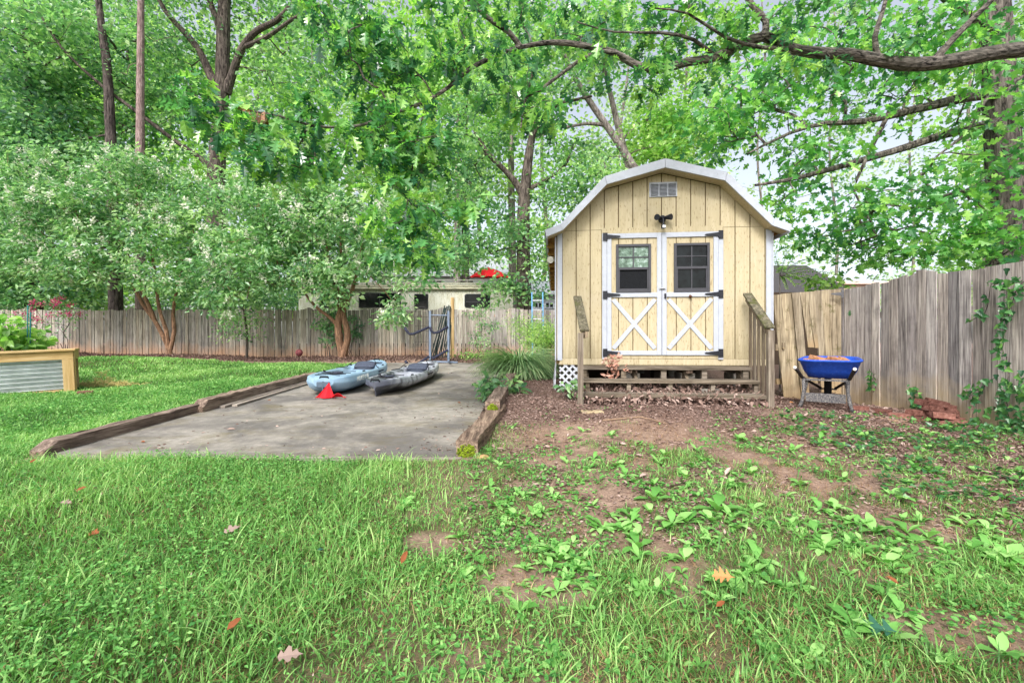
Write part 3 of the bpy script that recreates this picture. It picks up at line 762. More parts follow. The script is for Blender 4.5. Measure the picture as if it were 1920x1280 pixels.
def kayak(label, p0, p1, stations, mat, text=None, seat_t=.62, camo=False):
    p0 = np.array(p0); p1 = np.array(p1); L = float(np.linalg.norm((p1-p0)[:2])); yaw = math.atan2(-(p1-p0)[0], (p1-p0)[1])
    z0 = slab_z(p0[1])+.004; root = empty('kayak', (p0[0], p0[1], z0), label, 'kayak', 'kayaks lying on the slab', rz=yaw)
    root.rotation_euler = (math.atan(.0393), 0, yaw)
    st = np.array(stations); ts = np.linspace(0, 1, 44)
    sm = lambda a: a
    w = np.interp(ts, st[:,0], st[:,1]); k = np.interp(ts, st[:,0], st[:,2]); s = np.interp(ts, st[:,0], st[:,3])
    for arr in (w, k, s): arr[1:-1] = .25*arr[:-2]+.5*arr[1:-1]+.25*arr[2:]
    def rec(t, f):   # cockpit and tank-well recesses
        d = 0
        for c, hw, dp in ((.40, .17, .13), (.63, .07, .15), (.84, .09, .09), (.14, .06, .05)):
            d = max(d, dp*sstep(0, .03, hw-abs(t-c)))
        return d
    rows = []; deck = []
    for i, t in enumerate(ts):
        y = t*L; W_, K, S_ = w[i], k[i], s[i]; h = S_-K
        e = (1-float(sstep(0,.22,t))) if camo else 0.0
        r = [(0,y+e*.05,K),(.25*W_*(1-.8*e)+.008*e,y+e*.05,K+.02*h+.004+.1*e*h),(.62*W_*(1-.78*e),y+e*.04,K+.10*h+.25*e*h),(.86*W_*(1-.6*e),y,K+.30*h+.22*e*h),(.97*W_*(1-.22*e),y,K+.55*h+.08*e*h),(1.0*W_,y,K+.72*h),(.965*W_,y,K+.76*h),(.965*W_,y,K+.90*h),(.93*W_,y,S_-.004),(.86*W_,y,S_+.006),(.76*W_,y,S_)]
        dz = rec(t, 0)
        r += [(.70*W_,y,S_-.1*dz),(.62*W_,y,S_-.95*dz+.004),(.3*W_,y,S_-dz+.012),(0,y,S_-dz+.018)]
        rows.append(r+[(-a,b_,c_) for a,b_,c_ in r[::-1][1:-1]])
    b = MB(); b.grid(rows, closed=True); n = len(rows[0])
    b.add(rows[0], [tuple(range(n))]); b.add(rows[-1], [tuple(range(n))[::-1]])
    hull = b.build('hull', mat, root, local=True, smooth=True)
    zd = lambda t: float(np.interp(t, ts, s)); wd = lambda t: float(np.interp(t, ts, w))
    yv = seat_t*L; zs = zd(seat_t)-.12
    b = MB(); b.grid([[(x, yv-.18+.36*f, zs+.05+.02*math.cos(x*9)+.03*f) for x in np.linspace(-.2,.2,9)] for f in np.linspace(0,1,6)])
    b.grid([[(x*1.0, yv+.18+.20*f, zs+.08+.10*f-.03*(x/.2)**2*f) for x in np.linspace(-.2,.2,9)] for f in np.linspace(0,1,6)])
    se = b.build('seat', seat_mat, root, local=True, smooth=True); mo = se.modifiers.new('thick', 'SOLIDIFY'); mo.thickness = .04
    for sx in (-1, 1):
        b = MB(); b.tube([(sx*.2,yv+.25,zs+.25),(sx*.3,yv+.02,zs+.13),(sx*wd(.5)*.9,yv-.25,zd(.5)+.01)], .008, 6)
        b.build('seat_strap', cord_mat, root, local=True)
    b = MB(); pts = []
    for j in range(6):
        t = .05+.028*j; pts.append(((-1)**j*wd(t)*.62, t*L, zd(t)+.012))
    b.tube(pts, .006, 5); b.build('deck_cord', cord_mat, root, local=True)
    b = MB(); pts = [((-1)**j*wd(.78+.03*j)*.66, (.78+.03*j)*L, zd(.8)+.014) for j in range(6)]; b.tube(pts, .006, 5); b.build('deck_cord', cord_mat, root, local=True)
    b = MB(); b.tube([(-wd(.2)*.6,.2*L,zd(.2)+.012),(-.03,.23*L,zd(.2)+.02),(wd(.22)*.6,.25*L,zd(.2)+.012)], .006, 5)
    b.build('deck_cord', cord_mat, root, local=True)
    for t in (.012, .975):
        b = MB(); y = t*L; b.tube([(-.07,y,zd(t)+.0),(-.06,y-.01,zd(t)+.035),(.06,y-.01,zd(t)+.035),(.07,y,zd(t)+.0)], .012, 8)
        b.build('carry_handle', cord_mat, root, local=True)
    for sx in (-1, 1):
        b = MB(); b.tube([(sx*wd(.55)*1.0,.5*L,zd(.5)-.05),(sx*(wd(.55)*1.0+.025),.53*L,zd(.5)-.04),(sx*(wd(.55)*1.0+.025),.58*L,zd(.5)-.04),(sx*wd(.6)*1.0,.61*L,zd(.6)-.05)], .010, 6)
        b.build('side_handle', cord_mat, root, local=True)
    b = MB(); b.tube([(0,.2*L,zd(.2)-.002),(0,.2*L,zd(.2)+.02)], [.1,.085], 18); b.build('hatch_cover', seat_mat, root, local=True)
    if not camo:
        b = MB(); b.box(-.10,.10,-.03,.02,zd(.01)-.13,zd(.01)-.04); b.box(-.012,.012,-.035,.03,.03,zd(.01)-.03); b.build('rudder_mount', plain('grey_fitting', S(84,98,112), .6, .3), root, local=True, bevel=.01)
    for t, sx in ((.3,-1),(.3,1),(.74,-1),(.74,1)):
        b = MB(); b.tube([(sx*wd(t)*.8,t*L,zd(t)),(sx*wd(t)*.8,t*L,zd(t)+.025)], [.028,.022], 10); b.build('rod_mount', cord_mat, root, local=True)
    if text:
        cu = bpy.data.curves.new('lettering', 'FONT'); cu.body = text; cu.size = .12; cu.extrude = .0015; cu.align_x = 'CENTER'; cu.shear = .15
        to = bpy.data.objects.new('lettering', cu); COL.objects.link(to); bpy.context.view_layer.update()
        tm_ = bpy.data.meshes.new_from_object(to); bpy.data.objects.remove(to); o = bpy.data.objects.new('lettering', tm_); o.parent = root; COL.objects.link(o)
        t = .20; o.location = (wd(t)*.995+.004, t*L, zd(t)*.62); o.rotation_euler = (R_(86), 0, R_(87))
        tm_.materials.clear(); tm_.materials.append(plain('lettering_white', S(224,226,216), .5, .3))
    return root
kayak('pale blue sit-on-top fishing kayak with a grey folding seat, nearer the grass', (-2.99,7.22,0), (-3.10,10.5,0),
      [(0,.16,0.141,0.264),(.02,.26,0.070,0.295),(.06,.36,0.026,0.308),(.18,.43,0.000,0.304),(.5,.46,0.000,0.273),(.75,.42,0.000,0.273),(.9,.31,0.009,0.290),(.97,.2,0.044,0.308),(1,.07,0.106,0.317)], blue_kayak, 'MOKEN 10')
kayak('grey and black camouflage kayak with its dark keel tip towards the lawn', (-2.16,7.15,0), (-1.86,10.4,0),
      [(0,.02,0.000,0.230),(.02,.15,0.000,0.248),(.06,.24,0.000,0.257),(.14,.32,0.000,0.252),(.3,.38,0.000,0.234),(.5,.41,0.000,0.234),(.75,.38,0.000,0.243),(.9,.29,0.018,0.270),(.97,.2,0.053,0.288),(1,.1,0.123,0.297)], camo_kayak, None, camo=True)
# red warning flag lying at the blue stern
red = plain('red_flag_cloth', S(214,34,44), .8, .2, 0, .12, 8)
zf = slab_z(7.2)+.004
b = MB(); b.grid([[(-2.84+.12*f*(1.2-g)+.02*math.sin(6*g), 7.38-.20*f-.03*math.sin(9*g), zf+.21*(1-f)+.01*math.sin(11*g+4*f)) for f in np.linspace(0,1,8)] if False else
                  [(-2.90+.0*f+(g-.5)*.30*f+.02, 7.16-.16*f+.04*math.sin(g*9)*f, zf+.22*(1-f)**1.2+.006) for f in np.linspace(0,1,8)] for g in np.linspace(0,1,10)])
b.grid([[(-2.78+.22*f, 7.00+.10*g-.05*f, zf+.012+.07*math.sin(3.1*f)*(1-g)) for f in np.linspace(0,1,8)] for g in np.linspace(0,1,5)])
o = b.build('warning_flag', red, loc=(-2.9,7.3,zf)); mo = o.modifiers.new('thick', 'SOLIDIFY'); mo.thickness = .004
tag(o, 'crumpled red cloth flag hanging from the blue kayak onto the slab', 'flag')

# ------------------------------------------------------------------ kayak rack, fence posts and trellis by the back fence
rackm = plain('rack_blue_grey', S(108,122,142), .45, .5, .2, .2, 10)
padm = plain('rack_pad', S(48,50,66), .8, .2)
YR = 13.25
def rp_(px, py, y=YR): return tuple(P(px, py, y))
rack = empty('kayak_rack', rp_(823, 676), 'blue-grey steel rack with padded hooked arms at the far end of the slab', 'rack')
for px, pt, pb in ((806.5, 583, 672), (841, 583, 672)):
    b = MB(); b.beam(rp_(px, pb), rp_(px, pt), .062, .062, up=(0,1,0)); b.build('upright', rackm, rack, bevel=.006)
b = MB(); b.beam(rp_(809, 590.5), rp_(838.5, 591), .05, .03); b.build('crossbar', rackm, rack, bevel=.004)
for pts in ([(805,613),(775,626),(768,626),(763,621),(759,614)], [(805,668),(778,685),(772,690),(766,685),(760,676)],
            [(840,612),(822,623),(813,624),(808,619),(807,613)], [(840,656),(822,666),(812,672),(809,668)]):
    b = MB(); b.tube([rp_(x, y, YR-.04) for x, y in pts], .036, 10); b.build('arm', padm, rack, smooth=True)
b = MB(); b.beam(rp_(800,677), rp_(858,679), .06, .05); b.beam(rp_(806,675,YR-.4), rp_(806,672,YR+.4), .06, .05); b.beam(rp_(841,676,YR-.4), rp_(841,672,YR+.4), .06, .05)
b.build('foot', rackm, rack, bevel=.004)
tpost = plain('green_steel_post', S(30,48,46), .6, .3, .2, .3, 14)
gp_labels = 'dark green steel fence post leaning in the bundle behind the kayak rack'
pr = [(834,573,808,668),(838,574,812,669),(842,572,817,669),(845,576,822,670),(835,577,815,670),(840,575,826,670),(844,574,830,670),(848,573,834,669),(850,576,838,670),(846,572,842,670)]
for i, (xa, ya, xb_, yb) in enumerate(pr):
    y = 13.55+.035*i; p1 = rp_(xa, ya, y+.35); p0 = rp_(xb_, yb, y)
    b = MB(); b.beam(p0, p1, .035, .008, up=(0,1,0)); b.beam(p0, p1, .008, .038, up=(0,1,0))
    for f in np.linspace(.1,.95,14):
        q = np.array(p0)*(1-f)+np.array(p1)*f; b.box(q[0]-.012,q[0]+.012,q[1]-.026,q[1]-.008,q[2]-.006,q[2]+.006)
    tag(b.build('metal_post', tpost, loc=p0), gp_labels, 'fence post', 'bundle of green steel posts')
b = MB(); p = P(848.5, 668, 14.1); q = P(848.5, 558, 14.1); b.box(p[0]-.05,p[0]+.05,14.05,14.15,p[2]-.1,q[2])
tag(b.build('wooden_post', wood('tan_post', S(120,92,52), S(178,152,104), S(206,184,140), 'z'), loc=tuple(p), bevel=.006), 'tall lone tan wooden post standing in front of the back fence', 'post')
tr = empty('arch_trellis', rp_(791, 660, 13.9), 'thin dark wire arch trellis leaning on the back fence', 'trellis')
wirem = plain('dark_wire', S(52,50,50), .6, .4, .3)
b = MB(); Yt = 14.0
b.tube([rp_(778,660,Yt)]+[rp_(791-13*math.cos(a), 588-13*math.sin(a), Yt) for a in np.linspace(0,math.pi,9)]+[rp_(804,660,Yt)], .010, 6); b.build('frame', wirem, tr)
b = MB()
for y in (594,611,620,641,656): b.tube([rp_(778,y,Yt+.02),rp_(804,y,Yt+.02)], .005, 5)
for x in (784,789,794,799): b.tube([rp_(x,656,Yt-.02),rp_(x,578,Yt-.02)], .005, 5)
b.build('wires', wirem, tr)

# ladder standing by the far fence
ladm = plain('blue_fibreglass', S(88,150,196), .5, .4, 0, .12); alum = plain('aluminium', S(176,180,184), .35, .5, .8)
YL = 13.9; lad = empty('ladder', rp_(1009, 665, YL), 'blue extension ladder standing upright beside the shed near the back fence', 'ladder')
for px in (998.5, 1019.5):
    b = MB(); p0 = np.array(rp_(px,690,YL)); p1 = np.array(rp_(px,545,YL)); p1[1] += .5; b.beam(p0, p1, .035, .085, up=(0,1,0)); b.build('rail', ladm, lad, bevel=.004)
    b = MB(); b.beam(p1, p1+np.array([0,.03,.16]), .02, .02); b.build('rail_hook', wirem, lad)
for py in (561, 579, 597, 613, 630, 647, 664):
    f = (690-py)/145; b = MB(); y = YL+.5*f
    p0 = np.array(rp_(998.5,py,YL)); p1 = np.array(rp_(1019.5,py,YL)); p0[1] = p1[1] = y; b.tube([p0, p1], .016, 8); b.build('rung', alum, lad)

# ------------------------------------------------------------------ camper, houses and umbrella beyond the fence
t = NT('dirty_camper_skin'); v = t.coord((1,1,1)); n = t.noise(t.coord((9,9,1.2)), 1.2, 7, .7, .5); n2 = t.noise(t.coord((26,26,20)), 1, 6, .75)
c = t.ramp(n, [(.36, S(214,208,182)), (.56, S(246,244,232))]); sx = t.n('SeparateXYZ'); t.l(v, sx.inputs[0])
zz = t.math('ADD', t.math('SUBTRACT', sx.outputs[2], 2.0), t.math('MULTIPLY', t.math('SUBTRACT', n2, .5), 1.6))
c = t.mix(t.ramp(zz, [(.45, G0), (.93, (.75,)*3+(1,))]), c, S(84,82,62)); c = t.mix(t.ramp(n2, [(.56, G0), (.64, (.65,)*3+(1,))]), c, S(96,92,70))
camper_skin = t.fin(c, .7, .3)
YC = 18.3
cp = lambda px, py, y=YC: P(px, py, y)
cx0, cx1 = cp(560,0)[0], cp(962,0)[0]; czt = cp(0,529)[2]; czb = float(gz(-4, 19)[0])
camper = empty('camper', (-4.5, YC, czt-3.0), 'long dirty cream camper trailer with dark windows behind the back fence', 'camper')
b = MB(); rows = []
for x in np.linspace(cx0, cx1, 30):
    rows.append([(x,YC,czb+.5),(x,YC,czt-.10),(x,YC+.03,czt-.03),(x,YC+.12,czt+.01),(x,YC+1.2,czt+.06),(x,YC+2.3,czt+.01),(x,YC+2.42,czt-.1),(x,YC+2.42,czb+.5)])
b.grid(rows); m = len(rows[0]); b.add(rows[0], [tuple(range(m))]); b.add(rows[-1], [tuple(range(m))[::-1]])
b.build('body', camper_skin, camper)
b = MB(); b.tube([(cx0+.3,YC-.07,czt-.26),(cx1-1.0,YC-.07,czt-.26)], .055, 10); b.box(cx0+.2,cx1-.1,YC-.03,YC-.002,czt-.17,czt-.13); b.build('awning_roll', plain('awning_cover', S(196,190,168), .7, .3, 0, .3, 6), camper)
for xa, xb_, ya, yb in ((673,752,549,577),(777,803,551,579),(871,919,551,577),(600,655,549,577)):
    p = cp(xa, yb); q = cp(xb_, ya); b = MB(); r = .09 if xa == 871 else .03
    x0, x1, z0, z1 = p[0], q[0], p[2], q[2]
    out = []
    for cx_, cz_, a0 in ((x1-r,z1-r,0),(x0+r,z1-r,90),(x0+r,z0+r,180),(x1-r,z0+r,270)):
        for k in range(5): out.append((cx_+r*math.cos(R_(a0+22.5*k)), YC-.03, cz_+r*math.sin(R_(a0+22.5*k))))
    b.prism(out, (0,.028,0)); w_ = b.build('window', bronze, camper)
    out2 = [((x_-(x0+x1)/2)*.95+(x0+x1)/2, YC-.036, (z_-(z0+z1)/2)*.9+(z0+z1)/2) for x_, _, z_ in out]
    b = MB(); b.prism(out2, (0,.005,0)); b.build('pane', glass_mat, w_)
    if xa in (673, 871):
        b = MB(); xm = (x0+x1)/2 if xa == 673 else x0; 
        if xa == 673: b.box(xm-.02, xm+.02, YC-.05, YC-.037, z0+.02, z1-.02)
        else: b.box(x0+.06, x1-.06, YC-.05, YC-.037, (z0+z1)/2-.06, (z0+z1)/2-.03)
        b.build('window_bar', bronze, w_)
b = MB(); b.box(cp(680,0)[0], cp(700,0)[0], YC+.8, YC+1.6, czt+.04, czt+.30); b.build('roof_unit', plain('roof_unit', S(150,152,156), .6, .3), camper, bevel=.04)
b = MB()
for x in np.linspace(cp(690,0)[0], cp(940,0)[0], 12): b.box(x-.015,x+.015,YC+.9,YC+.93,czt+.02,czt+.2)
b.box(cp(690,0)[0], cp(940,0)[0], YC+.89, YC+.94, czt+.18, czt+.22); b.build('roof_rail', plain('grey_rail', S(150,146,140), .6), camper)
b = MB()
for x in (cx0+2.5, cx0+3.4):
    b.tube([(x,YC+.02,czb+.36),(x,YC+.25,czb+.36)], .36, 20)
b.build('wheels', plain('tyre_rubber', S(30,30,32), .9, .2), camper)
b = MB(); b.box(cx0+.4, cx1-.4, YC+.3, YC+2.1, czb+.32, czb+.49); b.build('chassis', black_iron, camper)

siding_grey = NT('grey_lap_siding'); v = siding_grey.coord((1,1,1)); wv = siding_grey.n('TexWave', bands_direction='Z'); siding_grey.l(v, wv.inputs[0]); wv.inputs['Scale'].default_value = 1.6
siding_grey_mat = siding_grey.fin(siding_grey.ramp(wv.outputs['Fac'], [(.0, S(150,152,156)), (.25, S(186,188,192)), (1, S(196,198,202))]), .7, .3)
roof_pale = plain('pale_grey_roof', S(168,170,180), .85, .2, 0, .12, 20)
def house(label, x0, x1, y0, y1, zb, zw, zr, wallm, roofm, windows=()):
    h = empty('house', ((x0+x1)/2, y0, zb), label, 'house')
    b = MB(); b.box(x0, x1, y0, y1, zb-.5, zw); b.prism([(x0,y0+.02,zw),(x0,y1-.02,zw),(x0,(y0+y1)/2,zr-.05)], (x1-x0,0,0)); b.build('wall', wallm, h)
    b = MB(); ym = (y0+y1)/2; e = .35
    for ya in (y0-e, y1+e):
        s = (zr-zw)/(ym-y0)*e
        b.add([(x0-e,ya,zw-s),(x1+e,ya,zw-s),(x1+e,ym,zr),(x0-e,ym,zr),(x0-e,ya,zw-s+.1),(x1+e,ya,zw-s+.1),(x1+e,ym,zr+.1),(x0-e,ym,zr+.1)],
              [(0,1,2,3),(7,6,5,4),(0,4,5,1),(1,5,6,2),(2,6,7,3),(3,7,4,0)])
    b.build('roof', roofm, h)
    b = MB(); b.box(x0-.34,x1+.34,y0-e-.06,y0-e-.002,zw-(zr-zw)/(ym-y0)*e-.04,zw-(zr-zw)/(ym-y0)*e+.1); b.build('gutter', wallm, h)
    for wx, wz, ww, wh in windows:
        b = MB(); b.box(wx-ww/2,wx+ww/2,y0-.06,y0-.002,wz-wh/2,wz+wh/2); f = b.build('window', white_mat, h)
        b = MB(); b.box(wx-ww/2+.06,wx-.03,y0-.07,y0-.061,wz-wh/2+.06,wz+wh/2-.06); b.box(wx+.03,wx+ww/2-.06,y0-.07,y0-.061,wz-wh/2+.06,wz+wh/2-.06); b.build('pane', glass_mat, f)
    return h
Hy = 30.0
house('grey-roofed house with a pale wall behind the camper', P(690,0,Hy)[0], P(952,0,Hy)[0], Hy, Hy+8, CZ-.3, P(0,514,Hy)[2], P(0,497,Hy+4)[2]+.4, siding_grey_mat, roof_pale, ((-5,4.9,1,1),(-3,4.9,1,1)))
Hy = 25.0
q0, q1 = P(994,0,Hy)[0], P(1120,0,Hy)[0]
house('small grey lap-sided house seen between the ladder and the shed eave', q0, q1+3, Hy, Hy+7, CZ-.4, P(0,549,Hy)[2], P(0,530,Hy+3.5)[2], siding_grey_mat, roof_pale, ((P(1009,0,Hy)[0], P(0,572,Hy)[2], .45, .35),(P(1030,0,Hy)[0], P(0,572,Hy)[2], .5, .35)))
Hy = 15.5
house('dark shingled shed roof rising behind the board gate', P(1440,0,Hy)[0], P(1572,0,Hy)[0], Hy, Hy+4.5, CZ-1, P(0,546,Hy)[2], P(0,502,Hy+2.2)[2], plain('dark_brown_wall', S(70,58,48), .9, .2), shingle_mat)
Hy = 26.0
house('far pale pinkish house between the leaves above the tall board fence', P(1570,0,Hy)[0], P(1650,0,Hy)[0], Hy, Hy+8, CZ-1, P(0,530,Hy)[2], P(0,519,Hy+4)[2], plain('pale_pink_wall', S(222,200,184), .8, .2), roof_pale)
# umbrella
um = empty('patio_umbrella', P(918, 640, 23.5), 'red tilted patio umbrella behind the camper roof', 'umbrella')
b = MB(); c = P(918, 519, 23.5); ap = P(915, 501, 23.5); rows = []
for k in range(17):
    a = 2*math.pi*k/16; ex = 1.08 if k % 2 == 0 else 1.0
    rows.append([tuple(ap+(np.array([c[0]+.95*math.cos(a)*ex, c[1]+.95*math.sin(a)*ex, c[2]-.05*(ex < 1.05)+.10*math.sin(a)])-ap)*f+np.array([0,0,.06*math.sin(f*3.14)])) for f in np.linspace(0.02,1,6)])
b.grid(rows); ub = b.build('canopy', red, um); mo = ub.modifiers.new('thick','SOLIDIFY'); mo.thickness = .01
b = MB(); b.tube([(c[0],c[1],float(gz(c[0],c[1])[0])),(ap[0],ap[1],ap[2]+.08)], .025, 8); b.build('pole', alum, um)

# ------------------------------------------------------------------ raised planter on the left
pine = wood('new_pine', S(160,124,72), S(206,174,118), S(226,200,152), 'x', .8, bump=.2); pinez = wood('new_pine_post', S(160,124,72), S(206,174,118), S(226,200,152), 'z', .8, bump=.2)
galv = NT('corrugated_galvanised'); n = galv.noise(galv.coord((3,3,3)), 2, 5); galv_mat = galv.fin(galv.ramp(n, [(.3, S(186,194,190)), (.7, S(216,222,220))]), .28, .5, .75)
zp = float(gz(-7.98, 8.3)[0])-.03
pl_ = empty('raised_planter', (-7.96, 8.30, zp), 'pine-framed corrugated steel raised bed at the left edge of the lawn', 'planter', rz=R_(41))
pl_.rotation_euler = (0, R_(-2.5), R_(41)); PLW, PLD, ht = 2.4, 1.25, .79
def wall_c(p0, p1, nrm):
    p0 = np.array(p0); p1 = np.array(p1); rows = []
    for z in np.linspace(.10, ht-.12, 85):
        o = .021*math.sin((z-.1)/.076*2*math.pi)
        rows.append([tuple(np.array([*(p0+np.array(nrm)*o), z])), tuple(np.array([*(p1+np.array(nrm)*o), z]))])
    return rows
b = MB()
for p0, p1, nr in (((-PLW,.05),(-.05,.05),(0,-1)),((-.05,.05),(-.05,PLD-.05),(1,0)),((-PLW,PLD-.05),(-.05,PLD-.05),(0,1)),((-PLW+.05,.05),(-PLW+.05,PLD-.05),(-1,0))): b.grid(wall_c(p0,p1,nr))
b.build('metal_panel', galv_mat, pl_, local=True, smooth=True)
for y0_, y1_ in ((-.012, .02), (PLD-.02, PLD+.012)):
    b = MB(); b.box(-PLW,0,y0_,y1_,ht-.15,ht-.002); b.build('top_rail', pine, pl_, local=True, bevel=.004)
    b = MB(); b.box(-PLW,-.152,y0_,y1_,-.12,.10); b.build('bottom_rail', pine, pl_, local=True, bevel=.004)
    b = MB(); b.box(-.15,0,y0_-.001,y1_+.001,-.12,ht-.152); b.build('corner_post', pinez, pl_, local=True, bevel=.004)
b = MB(); b.box(-PLW-.02,.03,-.05,.09,ht,ht+.035); b.build('cap_board', pine, pl_, local=True, bevel=.004)
b = MB(); b.box(-.11,.03,.092,PLD+.04,ht,ht+.035); b.build('cap_board', pine, pl_, local=True, bevel=.004)
b = MB(); b.box(-PLW-.02,-.112,PLD-.09,PLD+.04,ht,ht+.035); b.build('cap_board', pine, pl_, local=True, bevel=.004)
b = MB(); b.box(.001,.02,.022,PLD-.022,ht-.15,ht-.002); b.box(.001,.02,.022,.15,-.1,ht-.152); b.build('side_frame', pinez, pl_, local=True, bevel=.004)
b = MB(); b.box(-PLW+.06,-.08,.08,PLD-.08,.25,ht-.06); b.build('soil', plain('potting_soil', S(70,52,40), .95, .1, 0, .4, 20), pl_, local=True)
stakem = plain('teal_stake', S(54,122,122), .6, .3)
for px, pa, pb, lab in ((52.5,652,572,'teal garden stake in the raised bed, taller of the upright pair'),(57.5,655,585,'teal garden stake in the raised bed, shorter of the upright pair')):
    b = MB(); b.tube([P(px-1,pa+5,8.9),P(px,pb,8.9)], .011, 6); tag(b.build('garden_stake', stakem, loc=tuple(P(px,pa,8.9))), lab, 'stake', 'garden stakes in the raised bed')
b = MB(); b.tube([P(25,660,8.7),P(0,608,8.8)], .010, 6); tag(b.build('garden_stake', plain('blue_stake', S(78,120,150), .6), loc=tuple(P(25,660,8.7))), 'blue-grey garden stake slanting out of the raised bed', 'stake', 'garden stakes in the raised bed')

# ------------------------------------------------------------------ bricks
bt = NT('red_brick'); n = bt.noise(bt.coord((20,20,20)), 1.2, 7, .7); r_ = bt.attr('rnd'); oi = bt.n('ObjectInfo')
c = bt.ramp(n, [(.3, S(92,62,56)), (.55, S(130,90,80)), (.75, S(168,136,126))]); c = bt.mix(1, c, bt.ramp(oi.outputs['Random'], [(0, (.55,.52,.52,1)), (.5, (.95,.92,.9,1)), (1, (1.35,1.35,1.35,1))]), 'MULTIPLY'); bt.bump(n, .6, .006); brick_mat = bt.fin(c, .92, .15)
bt = NT('tan_brick'); n = bt.noise(bt.coord((20,20,20)), 1.2, 7, .7); c = bt.ramp(n, [(.3, S(150,104,74)), (.6, S(186,138,102)), (.8, S(208,172,140))]); bt.bump(n, .6, .006); tan_brick = bt.fin(c, .92, .15)
def brick_mesh(mat):
    rng = np.random.RandomState(8); b = MB(); L, w_, h_ = .205, .097, .062; nx_ = 9; rows = []
    for i in range(nx_):
        x = -L/2+L*i/(nx_-1); j = lambda: rng.randn()*.0018
        rows.append([(x+j(),-w_/2+j(),0),(x+j(),-w_/2+j(),h_*.5),(x+j(),-w_/2+j(),h_+j()),(x+j(),0,h_+j()),(x+j(),w_/2+j(),h_+j()),(x+j(),w_/2+j(),h_*.5),(x+j(),w_/2+j(),0),(x+j(),0,0)])
    b.grid(rows, closed=True); b.add(rows[0], [tuple(range(8))]); b.add(rows[-1], [tuple(range(8))[::-1]])
    o = b.build('brick', mat, bevel=.003); return o
def place(o, loc, rot, label, cat, group, first):
    c_ = o if first else o.copy()
    if not first: COL.objects.link(c_)
    c_.location = loc; c_.rotation_euler = rot; tag(c_, label, cat, group); return c_
bp_ = brick_mesh(brick_mat); GB = 'bricks heaped against the fence'
common = 'red brick lying in the lower part of the heap against the fence'
PX, PY = 4.95, 5.40
zg = float(gz(PX, PY)[0])-.005
lay = [(-.05,-.30,0,(0,0,.3)),(.10,-.20,0,(0,0,-.4)),(-.22,-.12,0,(0,.05,.9)),(.02,-.05,0,(0,0,.1)),(.22,-.05,0,(.05,0,-.2)),(-.12,.12,0,(0,0,.5)),(.12,.14,0,(0,0,.0)),(-.34,.28,0,(.1,0,.3)),(-.42,.55,0,(0,0,-.3)),(-.30,.05,.0,(0,0,-.8)),(.27,.2,0,(0,0,.2)),(-.26,.38,0,(.0,.1,.1)),
       (-.02,-.18,.058,(0,.06,-.3)),(.16,-.08,.058,(0,.0,.35)),(-.12,.04,.058,(.05,0,.2)),(.05,.08,.060,(0,.08,.8)),(.25,.06,.058,(0,0,-.1)),
       (.02,-.02,.118,(.0,.10,.2)),(.19,.02,.118,(.08,0,-.2)),(.10,.02,.178,(.10,.22,-.35)),(-.03,.05,.178,(.2,.1,.4))]
special = {7:'lone red brick lying flat left of the heap, behind the ivy sprig', 8:'far red brick nearest the wheelbarrow, half buried by the fence', 0:'red brick lying nearest the lawn in front of the heap', 19:'large-faced red brick tilted on top of the heap', 20:'small-looking brick end tilted beside the topmost brick', 18:'brick just under the tilted topmost brick, on the right'}
for i, (dx, dy, dz, rt) in enumerate(lay):
    z = zg+dz+ (0 if dz else (float(gz(PX+dx, PY+dy)[0])-zg-.008))
    place(bp_, (PX+dx, PY+dy, z), rt, special.get(i, 'red brick in the second layer of the heap against the fence' if .05 < dz < .1 else common), 'brick', GB, i == 0)
place(bp_, (-7.45, 7.95, float(gz(-7.45,7.95)[0])), (.1,0,.5), 'single dark brick on the grass at the foot of the raised planter', 'brick', None, False)

# ------------------------------------------------------------------ wheelbarrow
ax = np.array([.593,.805]); prp = np.array([.805,-.593]); T0 = np.array([3.79,5.53]); zw = float(gz(4.05,5.95)[0])
def wb(s, r, z): q = T0+ax*s+prp*r; return (q[0], q[1], zw+z)
bluep = NT('blue_poly_tray'); n = bluep.noise(bluep.coord((30,30,30)), 1, 4, .7); n2 = bluep.noise(bluep.coord((6,6,6)), 1, 6, .7)
c = bluep.ramp(n, [(.3, S(22,66,176)), (.6, S(38,88,202))]); c = bluep.mix(bluep.ramp(n, [(.67, G0), (.72, (.7,)*3+(1,))]), c, S(168,176,196)); c = bluep.mix(bluep.ramp(n2, [(.6, G0), (.8, (.5,)*3+(1,))]), c, S(96,110,150)); blue_tray = bluep.fin(c, .5, .4)
mort = NT('mortar_splashed_steel'); n = mort.noise(mort.coord((75,75,75)), 1, 4, .7); mort_mat = mort.fin(mort.ramp(n, [(.44, S(70,70,76)), (.56, S(118,115,112)), (.7, S(158,154,148))]), .8, .2)
wbr = empty('wheelbarrow', wb(.6,0,0), 'blue wheelbarrow with mortar-splashed legs loaded with bricks', 'wheelbarrow')
def ring(s0, s1, rw0, rw1, z, n=32, ex=4.6, tilt=0):
    out = []
    for k in range(n):
        a = 2*math.pi*k/n; cs, sn = math.cos(a), math.sin(a)
        u = math.copysign(abs(cs)**(2/ex), cs); v_ = math.copysign(abs(sn)**(2/ex), sn)
        sm_ = (s0+s1)/2+u*(s1-s0)/2; hw = rw0+(rw1-rw0)*(u+1)/2
        out.append(wb(sm_, v_*hw+.04, z+tilt*(u+1)/2))
    return out
outer = [ring(.62,1.02,.20,.20,.405), ring(.56,1.08,.25,.23,.42), ring(.48,1.16,.30,.27,.50), ring(.40,1.24,.345,.30,.615,tilt=.03), ring(.37,1.27,.365,.32,.632,tilt=.03), ring(.365,1.275,.37,.325,.645,tilt=.03), ring(.38,1.26,.355,.31,.655,tilt=.03)]
